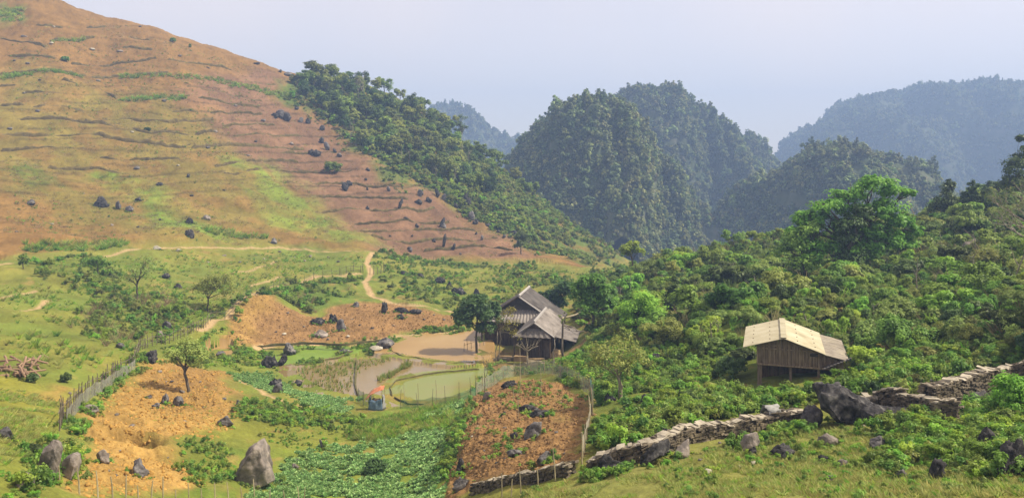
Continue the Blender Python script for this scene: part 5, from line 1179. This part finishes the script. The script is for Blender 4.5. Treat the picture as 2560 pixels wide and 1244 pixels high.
# small trees of the wooded left ridge and shrubs of the right slope, one object each
def row_of(name, label, cat, group, key, pts, smin, smax, seed, trunk=0.):
    rng = np.random.RandomState(seed); coll, ms = PROT[key]
    tm = MB().tube([(0, 0, -1), (.1, 0, trunk*.5), (0, .1, trunk)], [.22, .17, .1], 5).mesh('trunk', M['bark'], True) if trunk else None
    for p in pts:
        sc = rng.uniform(smin, smax); rz = rng.uniform(0, 6.28); me = ms[rng.randint(len(ms))]
        if tm is None:
            o = link(name, me, None, p, rz, sc); tag(o, label, cat, group)
        else:
            t = thing(name, label, cat, p, group, rz); t.scale = (sc, sc, sc)
            link('trunk', tm, t); link('crown', me, t, (0, 0, trunk*.55))
rngw = np.random.RandomState(2)
woodpg = poly('725,205 700,235 760,268 840,310 885,370 950,400 1020,440 1090,468 1150,515 1225,560 1330,600 1420,600 1400,560 1340,500 1206,400 1080,308 980,248 903,225 790,205')
uppg = poly('740,208 720,235 800,280 880,360 950,395 1040,440 1120,470 1200,500 1260,470 1206,405 1080,310 980,250 903,228 800,208')
row_of('ridge_wood_tree', 'leafy tree in the green wood covering the ridge right of the red slope', 'tree', 'trees of the wooded ridge', 'wood', plan_points(uppg, 170, rngw), .6, 1.45, 3, 2.2)
sky_pts = []
for s in '790,205,7 830,210,6 860,205,6 890,214,7 930,222,6 960,226,9 1000,245,7 1030,262,6 1060,285,6 1090,310,5 1130,338,5 1240,425,5 1290,462,4 1330,490,4 770,203,5 905,220,6'.split():
    a, b, c = [float(v) for v in s.split(',')]; q = at(a, b+6); sky_pts.append(q)
row_of('ridge_wood_tree', 'leafy tree standing on the skyline of the wooded ridge', 'tree', 'skyline trees of the wooded ridge', 'wood', sky_pts, .9, 1.6, 4, 1.6)
def stuff(name, label, cat, key, pts, a, b, seed): return tag(scatter_obj(name, key, pts, a, b, seed), label, cat)
stuff('undergrowth', 'dense green undergrowth of the wooded ridge right of the red slope', 'undergrowth', 'scrub', plan_points(woodpg, 2600, rngw, .36, 9), .45, 1.25, 5)
lowpg = poly('1110,500 1180,545 1270,590 1350,640 1480,660 1560,650 1450,575 1350,495 1260,440 1200,470')
stuff('undergrowth', 'low scrub thinning out along the edge of the wooded ridge', 'scrub', 'scrub', plan_points(poly('690,222 730,222 840,290 900,360 960,385 1030,430 1110,465 1200,540 1290,585 1360,640 1340,650 1250,590 1160,545 1085,480 1000,470 920,408 860,378 820,318 750,275'), 320, rngw), .12, .55, 160)
stuff('undergrowth', 'paler scrub on the lower spur of the wooded ridge', 'undergrowth', 'scrub', plan_points(lowpg, 1500, rngw, .40, 7), .25, .75, 6)
rightpg = poly('1480,850 1430,790 1500,740 1650,668 1800,628 1950,606 2150,600 2350,545 2450,505 2700,440 2900,640 2800,800 2560,890 2400,900 2150,900 1860,900 1700,900 1560,880')
NOGO += [(4.2, 90, 6.4), (0.9, 100, 6.4), (17.2, 48.9, 4.4), (16.0, 44.9, 2.7), (17.9, 44.8, 2.3), (15.4, 43.2, 1.9), (17.2, 43.0, 1.8)]+WALLFEET

row_of('slope_shrub', 'leafy green shrub in the dense growth of the right slope', 'shrub', 'shrubs of the right slope', 'bush', plan_points(rightpg, 230, rngw, .47, 8), 1.0, 2.1, 7)
stuff('undergrowth', 'tangled green undergrowth between the shrubs of the right slope', 'undergrowth', 'bush', plan_points(rightpg, 5200, rngw, .30, 6), .28, .95, 8)
stuff('tall_grass', 'clumps of tall pale grass between the shrubs of the right slope', 'grass', 'tall_grass', plan_points(rightpg, 900, rngw, .5, 4), .8, 1.6, 30)
stuff('broad_leaved_plants', 'big-leaved plants among the shrubs of the right slope', 'plants', 'broad', plan_points(rightpg, 110, rngw, .5, 7), .4, .75, 31)
stuff('undergrowth', 'dry brown twigs among the shrubs of the right slope', 'twigs', 'twig', plan_points(rightpg, 700, rngw, .48, 5), .6, 1.8, 9)
crestpg = poly('1560,700 1650,668 1800,628 1950,606 2150,600 2350,545 2450,505 2560,455 2560,520 2350,590 2150,650 1950,660 1800,680 1650,720')
row_of('crest_tree', 'small leafy tree on the crest of the right slope against the far forest', 'tree', 'small trees on the right crest', 'wood', plan_points(crestpg, 46, rngw), .32, .62, 10, 2.)
midpg = poly('1480,1110 1478,1000 1440,950 1400,905 1500,850 1600,880 1860,900 1900,940 2100,945 2150,900 2560,870 2900,840 2900,900 2560,925 2450,955 2330,985 2150,1000 2050,1010 1900,1035 1720,1075 1600,1110')
stuff('undergrowth', 'low bright weeds on the slope between the stone wall and the hut', 'weeds', 'weed', plan_points(midpg, 5600, rngw, .42, 2.5), .4, 1.6, 11)
stuff('undergrowth', 'knee-high bushy plants on the slope around the hut', 'undergrowth', 'bush', plan_points(midpg, 420, rngw, .46, 3), .22, .5, 12)
stuff('undergrowth', 'bushy plants on the slope behind the high right wall', 'undergrowth', 'bush', plan_points(poly('2420,880 2560,840 2900,800 2900,880 2640,920 2560,905 2450,935'), 420, rngw), .25, .6, 36)
lowrt = poly('2190,1075 2300,1060 2560,985 2900,930 3000,1200 2480,1200 2380,1190 2300,1170 2230,1190 2180,1150')
stuff('undergrowth', 'green weeds around the boulders at the lower right', 'weeds', 'weed', plan_points(lowrt, 3000, rngw, .36, 1.6), .4, 1.25, 13)
lawn = poly('1300,1260 1440,1185 1600,1165 1760,1120 1900,1095 2080,1075 2400,1075 2700,1040 2700,1300 1300,1300')
stuff('grass', 'short sunlit grass on the slope below the stone wall', 'grass', 'grass', plan_points(lawn, 15000, rngw, .36, 1.5), .3, .9, 14)
stuff('undergrowth', 'scattered small weeds in the grass below the stone wall', 'weeds', 'weed', plan_points(lawn, 500, rngw, .5, 1.5), .2, .6, 15)
wallfoot = poly('1440,1215 1440,1185 1600,1155 1720,1118 1900,1075 2010,1062 2060,1085 1900,1105 1760,1130 1620,1175')
stuff('undergrowth', 'weeds along the foot of the long stone wall', 'weeds', 'weed', plan_points(wallfoot, 260, rngw, .44, 1.2), .3, .9, 35)
# left meadow thickets
for k, (lab, s, n1, n2) in enumerate((
    ('green thicket on the left meadow below the hillside path', '90,670 160,640 250,645 290,690 330,730 300,770 200,720 120,700', 150, 0),
    ('bramble thicket around the leaning tree', '190,780 300,740 420,740 480,790 460,830 380,850 320,880 240,880 180,850', 200, 90),
    ('weeds under the round meadow tree', '430,730 520,770 610,760 600,775 540,795 480,820 430,800', 200, 0),
    ('dark thicket on the bank between stake fence and middle field', '610,775 650,738 720,706 900,692 905,720 800,770 780,785 690,775 655,755 600,800 560,815', 260, 20),
    ('bushes on the meadow right of the path gate', '940,690 1050,690 1140,735 1190,760 1100,770 1000,755 950,730', 130, 0),
    ('weeds below the stake fence round the puddle', '470,840 560,815 590,840 620,870 700,880 690,915 620,925 560,925 500,925 440,900 400,880', 480, 0),
    ('green bank below the golden ploughed field', '430,1130 480,1100 580,1130 590,1200 500,1235 440,1190', 210, 0),
    ('green weeds along the lower stake fence', '182,1070 205,1010 300,950 350,890 370,900 345,925 262,990 215,1050 205,1110 185,1120', 260, 0),
    ('weeds by the leaning slabs at the lower left', '20,1180 90,1130 170,1090 190,1130 200,1190 150,1244 0,1244', 130, 0),
    ('bushy bank above the bright lower grass', '640,1090 720,1060 860,1050 960,1065 900,1105 780,1130 700,1150', 160, 0),
    ('weeds on the bank beside the brown mound', '1120,1110 1150,1050 1190,1000 1150,1100 1130,1150 1110,1200 1090,1200', 220, 0),
    ('scrub along the foot of the red slope', '940,628 1040,645 1110,655 1240,665 1340,655 1340,670 1200,672 1050,665 950,650', 200, 0),
    ('bushes behind the round pond by the farmhouse', '1175,960 1200,915 1260,915 1330,930 1300,938 1240,955 1190,980', 90, 0),
    ('low plants at the top of the brown pond', '1010,838 1060,822 1150,822 1185,828 1100,832', 130, 0),
    ('bright scrub between the outcrop and the farmhouse', '1180,740 1240,715 1300,690 1420,690 1480,680 1560,660 1600,690 1500,740 1420,760 1330,720 1260,760 1200,770', 300, 0),
    ('weeds around the farmhouse yard', '1250,915 1300,925 1400,900 1470,860 1520,870 1500,940 1440,950 1380,935 1300,935', 240, 0))):
    pg = poly(s)
    if k in (2, 5, 6, 7, 8, 9, 10, 12, 13, 15): stuff('undergrowth', lab, 'weeds', 'weed', plan_points(pg, n1, rngw, .40, 2), .2 if k in (6, 9) else .35, .6 if k == 9 else .85 if k == 6 else 1.15, 40+k)
    else: stuff('undergrowth', lab, 'thicket', 'thicket', plan_points(pg, n1, rngw, .40, 4), .35, 1.05, 40+k)
    if n2: stuff('undergrowth', 'dry twigs in the '+lab, 'twigs', 'twig', plan_points(pg, n2, rngw), .7, 1.3, 60+k)
# terrace edges on the hill that carry a strip of dark grass
for k, (s, n) in enumerate((('430,183 520,190 600,205 680,222 760,232 760,242 680,232 600,216 520,200 430,192', 330), ('300,240 380,238 470,240 470,248 380,248 300,248', 170), ('0,182 60,184 210,186 210,192 60,194 0,194', 140), ('130,100 210,92 210,98 130,106', 60), ('300,180 430,182 430,188 300,188', 90), ('500,575 560,568 660,590 700,600 600,590 520,585', 160), ('60,615 240,612 320,606 320,618 240,625 60,628', 160), ('0,25 60,15 60,45 0,55', 120))):
    stuff('grass', ['dark grass strip on the long upper terrace edge', 'dark grass strip on the shorter terrace edge below the upper one', 'grass tufts on the terrace edge at the left picture border', 'grass strip high on the orange hill', 'faint grass left of the long dark strip', 'dark grass bank above the hillside path', 'dry grass bank at the foot of the orange hill', 'grass patch in the top left corner of the hill'][k], 'grass', 'tall_grass', plan_points(poly(s), n, rngw, soft=.02), .7, 1.7, 80+k)
hillpg = poly('0,60 100,10 400,100 640,170 700,225 560,340 720,440 870,560 920,620 700,610 400,600 0,600')
stuff('grass', 'scattered tufts of grass over the terraced hillside', 'grass', 'weed', plan_points(hillpg, 900, rngw, .5, 12), .4, 1.0, 90)
meadow = poly('0,680 100,660 300,640 700,630 920,640 900,675 700,700 600,760 480,820 350,870 200,960 100,950 0,940')
stuff('grass', 'grass tufts on the left meadow', 'grass', 'tall_grass', plan_points(meadow, 2600, rngw, .46, 5), .3, .8, 91)
mead2 = poly('930,640 1340,668 1480,690 1400,700 1200,740 1140,735 1060,700 940,680')
stuff('undergrowth', 'low weeds on the meadow behind the farmhouse', 'weeds', 'weed', plan_points(mead2, 700, rngw, .46, 6), .6, 1.5, 92)
lowgrass = poly('860,1090 960,1040 1160,1015 1140,1075 1060,1085 900,1110')
stuff('grass', 'bright tall grass below the tarp shelter', 'grass', 'tall_grass', plan_points(lowgrass, 900, rngw, .36, 2), .35, .7, 93)
bank2 = poly('590,1000 720,1005 830,1040 900,1035 960,1060 900,1090 700,1060 600,1060')
stuff('grass', 'green tufts on the bank below the upper cabbages', 'grass', 'weed', plan_points(bank2, 600, rngw, .38, 2), .4, 1.1, 94)
stuff('grass', 'grass tufts on the yellow turf at the lower left', 'grass', 'grass', plan_points(poly('-60,960 130,990 160,1050 60,1160 -60,1180'), 1200, rngw, .36, 2), .5, 1.1, 95)
stuff('grass', 'small weeds growing on the brown mound', 'weeds', 'weed', plan_points(poly('1190,985 1330,950 1470,990 1450,1130 1370,1180 1200,1190 1120,1230 1140,1080'), 140, rngw, .48, 2.5), .3, .9, 96)
stuff('grass', 'small weeds growing in the golden ploughed field', 'weeds', 'grass', plan_points(poly('345,915 560,930 590,1030 560,1060 480,1090 400,1112 480,1190 190,1230 180,1130 262,990'), 220, rngw, .54, 3), .3, .9, 97)
for k, (s, n, key, lab) in enumerate((('345,915 560,930 590,1030 560,1060 480,1090 400,1112 480,1190 470,1225 250,1240 190,1240 180,1130 262,990', 4200, 'gold_clod', 'dug clods of golden earth in the lower left field'),
    ('1190,985 1330,950 1470,990 1470,1060 1440,1165 1370,1180 1200,1198 1120,1240 1140,1080', 6500, 'brown_clod', 'dug clods of brown earth on the mound field'), ('580,812 655,760 690,787 790,795 900,760 1080,780 1145,800 1140,822 960,842 850,856 640,862 578,848', 5000, 'brown_clod', 'dug clods of brown earth in the middle field'))):
    stuff('clods', lab, 'clods', key, plan_points(poly(s), n, rngw, .3, 1.5, sink=.03), .3, 1.5, 120+k)
stuff('stubble', 'dry stubble and dead weeds scattered over the terraced hillside', 'stubble', 'stubble', plan_points(hillpg, 6500, rngw, .40, 9), .5, 1.5, 130)
stuff('stubble', 'dry stubble scattered over the red ploughed slope', 'stubble', 'stubble', plan_points(poly('720,200 690,240 830,320 870,380 960,450 1085,480 1180,550 1270,595 1340,645 1160,640 940,620 800,500 640,400 560,340 540,270'), 2600, rngw, .40, 7), .4, 1.1, 131)
rf = np.random.RandomState(77); fp = []
for x, y, w in FEET:
    if y < 175:
        k = max(4, int(9*min(w, 2.5))); a = rf.uniform(0, 6.28, k); r = w*rf.uniform(.42, .75, k)
        fp += [(x+math.cos(q)*s, y+w*.15+math.sin(q)*s*.8, 0) for q, s in zip(a, r)]
fp = np.array(fp); fz, fc, fi = surface(fp[:, 0], fp[:, 1], True); fp[:, 2] = fz-.03
stuff('undergrowth', 'weeds crowding the feet of the boulders', 'weeds', 'weed', fp[fi < 7], .25, .8, 140)
stuff('dead_stems', 'pale dead stems standing in the wood on the left ridge', 'dead stems', 'snag', plan_points(uppg, 60, rngw), .6, 1.2, 141)
stuff('dead_stems', 'pale dead stems standing among the shrubs of the right slope', 'dead stems', 'snag', plan_points(rightpg, 60, rngw), .3, .65, 142)
bl = np.concatenate(BANKLINES[:-6]); bl = bl[np.random.RandomState(6).rand(len(bl)) < .42]
stuff('stubble', 'dry weeds hanging over the edges of the hill terraces', 'stubble', 'stubble', np.c_[bl, surface(bl[:, 0], bl[:, 1])+.25], .5, 1.3, 150)
# crops
stuff('cabbage_crop', 'blue-green cabbages filling the lower valley patch', 'cabbages', 'cabbage', plan_points(poly('610,1260 700,1172 760,1137 820,1112 960,1102 1050,1082 1140,1077 1125,1150 1105,1260'), 5200, rngw, .36, 1.6), .4, .85, 20)
stuff('cabbage_crop', 'blue-green cabbages in the curved upper patch beside the rice stubble', 'cabbages', 'cabbage', plan_points(poly('570,930 640,925 700,937 720,967 800,987 890,1000 880,1025 830,1038 770,1005 720,985 640,960'), 3000, rngw, 0), .4, .8, 21)
stuff('cabbage_crop', 'small cabbage plot below the round pond net', 'cabbages', 'cabbage', plan_points(poly('1050,1045 1160,1012 1150,1040 1060,1052'), 420, rngw, 0), .6, 1.1, 22)
stuff('rice_stubble', 'rice stubble tufts standing in the wet paddy', 'rice stubble', 'rice', plan_points(poly('740,925 800,905 890,895 985,895 900,925 885,965 880,995 800,980 740,945', -22.1), 520, rngw, .3, 2.5, (), (9,)), .45, 1.1, 23)
stuff('rice_stubble', 'green reed strip along the low dike of the wet paddy', 'reeds', 'rice', plan_points(poly('940,950 990,925 1020,905 1030,910 990,935 950,955', -22.1), 160, rngw, 0, 2.5, (), (9,)), .8, 1.4, 24)
stuff('duckweed_rim', 'low weeds on the muddy dikes of the ponds', 'weeds', 'weed', plan_points(poly('690,915 735,865 840,858 960,850 985,836 1150,822 1180,826 1010,842 980,860 890,880 860,893 760,912 720,920'), 420, rngw, .3, 2), .35, 1., 25)
# skyline trees on the karst hills
rk = np.random.RandomState(8)
karst = [(u, 470, 228+(abs(u-1480)*.0)) for u in ()]
def crest(sil, D, drop, us, label, group, smin, smax, seed):
    q = np.array(P(sil)); pts = []
    for u in us:
        r = np.interp(u, q[:, 0], q[:, 1])+drop+15; pts.append(Vector(((u-CX)/FPX*D, D-1, (HY-r)/FPX*D)))
    row_of('crest_forest_tree', label, 'tree', group, 'far', pts, smin, smax, seed, 3.)
crest('1290,360 1340,285 1380,250 1430,230 1510,226 1550,248', 440, 16, (1340, 1352, 1368, 1385, 1400, 1422, 1440, 1472, 1490, 1508), 'forest tree standing up on the crest of the near karst hill', 'crest trees of the near karst hill', .5, .8, 1)
crest('1535,225 1570,203 1620,193 1700,205 1760,240 1800,290 1840,345', 620, 14, (1548, 1565, 1590, 1630, 1660, 1690, 1725, 1750, 1778, 1800, 1818, 1835), 'forest tree standing up on the crest of the taller karst dome', 'crest trees of the taller dome', .5, .8, 2)
crest('1990,352 2050,335 2150,348 2250,378 2310,430', 420, 20, (2010, 2040, 2075, 2110, 2150, 2205, 2228, 2260), 'forest tree standing up on the crest of the dark knoll', 'crest trees of the dark knoll', .5, .85, 3)
crest('1880,470 1940,420 1972,372 2015,324 2080,270 2180,228 2300,203 2370,198 2450,203 2560,212', 1150, 8, (2020, 2065, 2085, 2110, 2150, 2185, 2230, 2270, 2330, 2400, 2440, 2490, 2530), 'forest tree on the skyline of the broad blue hill', 'skyline trees of the blue hill', .5, 1.0, 4)

# ------------------------------------------------------------------ camera, light, air
cam = bpy.data.cameras.new('camera'); co = bpy.data.objects.new('camera', cam); COL.objects.link(co); SC.camera = co
cam.sensor_width = 36; cam.lens = 36*FPX/2560; cam.clip_start = .1; cam.clip_end = 20000
co.location = (0, 0, 0); co.rotation_euler = (PI/2, 0, 0)
cam.shift_y = -(622-HY)/2560
EL, AZ = math.radians(50), math.radians(-3)       # sun height, and how far it stands behind the picture plane on the right
sd = Vector((math.cos(EL)*math.cos(AZ), math.cos(EL)*math.sin(AZ), math.sin(EL)))
ld = bpy.data.lights.new('sun', 'SUN'); lo = bpy.data.objects.new('sun', ld); COL.objects.link(lo)
ld.energy = 5.0; ld.angle = math.radians(.6); ld.color = (1, .91, .74); lo.rotation_euler = sd.to_track_quat('Z', 'Y').to_euler(); lo.location = (60, 60, 80)
W = bpy.data.worlds.new('World'); SC.world = W; W.use_nodes = True; nt = W.node_tree; bg = nt.nodes['Background']
sk = nt.nodes.new('ShaderNodeTexSky'); sk.sky_type = 'NISHITA'; sk.sun_disc = False; sk.sun_elevation = EL; sk.sun_rotation = PI/2-AZ
sk.air_density = 1.0; sk.dust_density = .4; sk.ozone_density = 2.0; sk.altitude = 300
mx = nt.nodes.new('ShaderNodeMix'); mx.data_type = 'RGBA'; mx.inputs[0].default_value = .7; mx.inputs[7].default_value = (7.0, 5.85, 5.15, 1)   # a pale veil of thin high haze over the clear sky
ns = nd(nt, 'ShaderNodeTexNoise', Scale=2.2, Detail=4); mr = nd(nt, 'ShaderNodeMapRange'); mr.inputs['From Min'].default_value = .3; mr.inputs['From Max'].default_value = .7; mr.inputs['To Min'].default_value = .6; mr.inputs['To Max'].default_value = .8
tcw = nd(nt, 'ShaderNodeTexCoord'); nt.links.new(tcw.outputs['Generated'], ns.inputs['Vector']); nt.links.new(ns.outputs['Fac'], mr.inputs['Value']); nt.links.new(mr.outputs[0], mx.inputs[0])
nt.links.new(sk.outputs[0], mx.inputs[6]); nt.links.new(mx.outputs[2], bg.inputs['Color']); bg.inputs['Strength'].default_value = .117
m, nt, b = mat('haze_air'); nt.nodes.remove(b)
pv = nd(nt, 'ShaderNodeVolumePrincipled', Density=.0008, Anisotropy=.1); pv.inputs['Color'].default_value = (.37, .54, .90, 1)
nt.links.new(pv.outputs[0], nt.nodes['Material Output'].inputs['Volume'])
hz_ = MB().box((0, 720, 25), (4300, 1640, 260)).build('haze', m); tag(hz_, kind='stuff')
SC.view_settings.view_transform = 'Standard'; SC.view_settings.look = 'None'; SC.view_settings.exposure = .7; SC.view_settings.gamma = 1
cy = SC.cycles; cy.max_bounces = 5; cy.diffuse_bounces = 2; cy.glossy_bounces = 2; cy.transmission_bounces = 3; cy.volume_bounces = 0; cy.transparent_max_bounces = 10
cy.use_denoising = True; cy.caustics_reflective = False; cy.caustics_refractive = False; cy.sample_clamp_indirect = 4
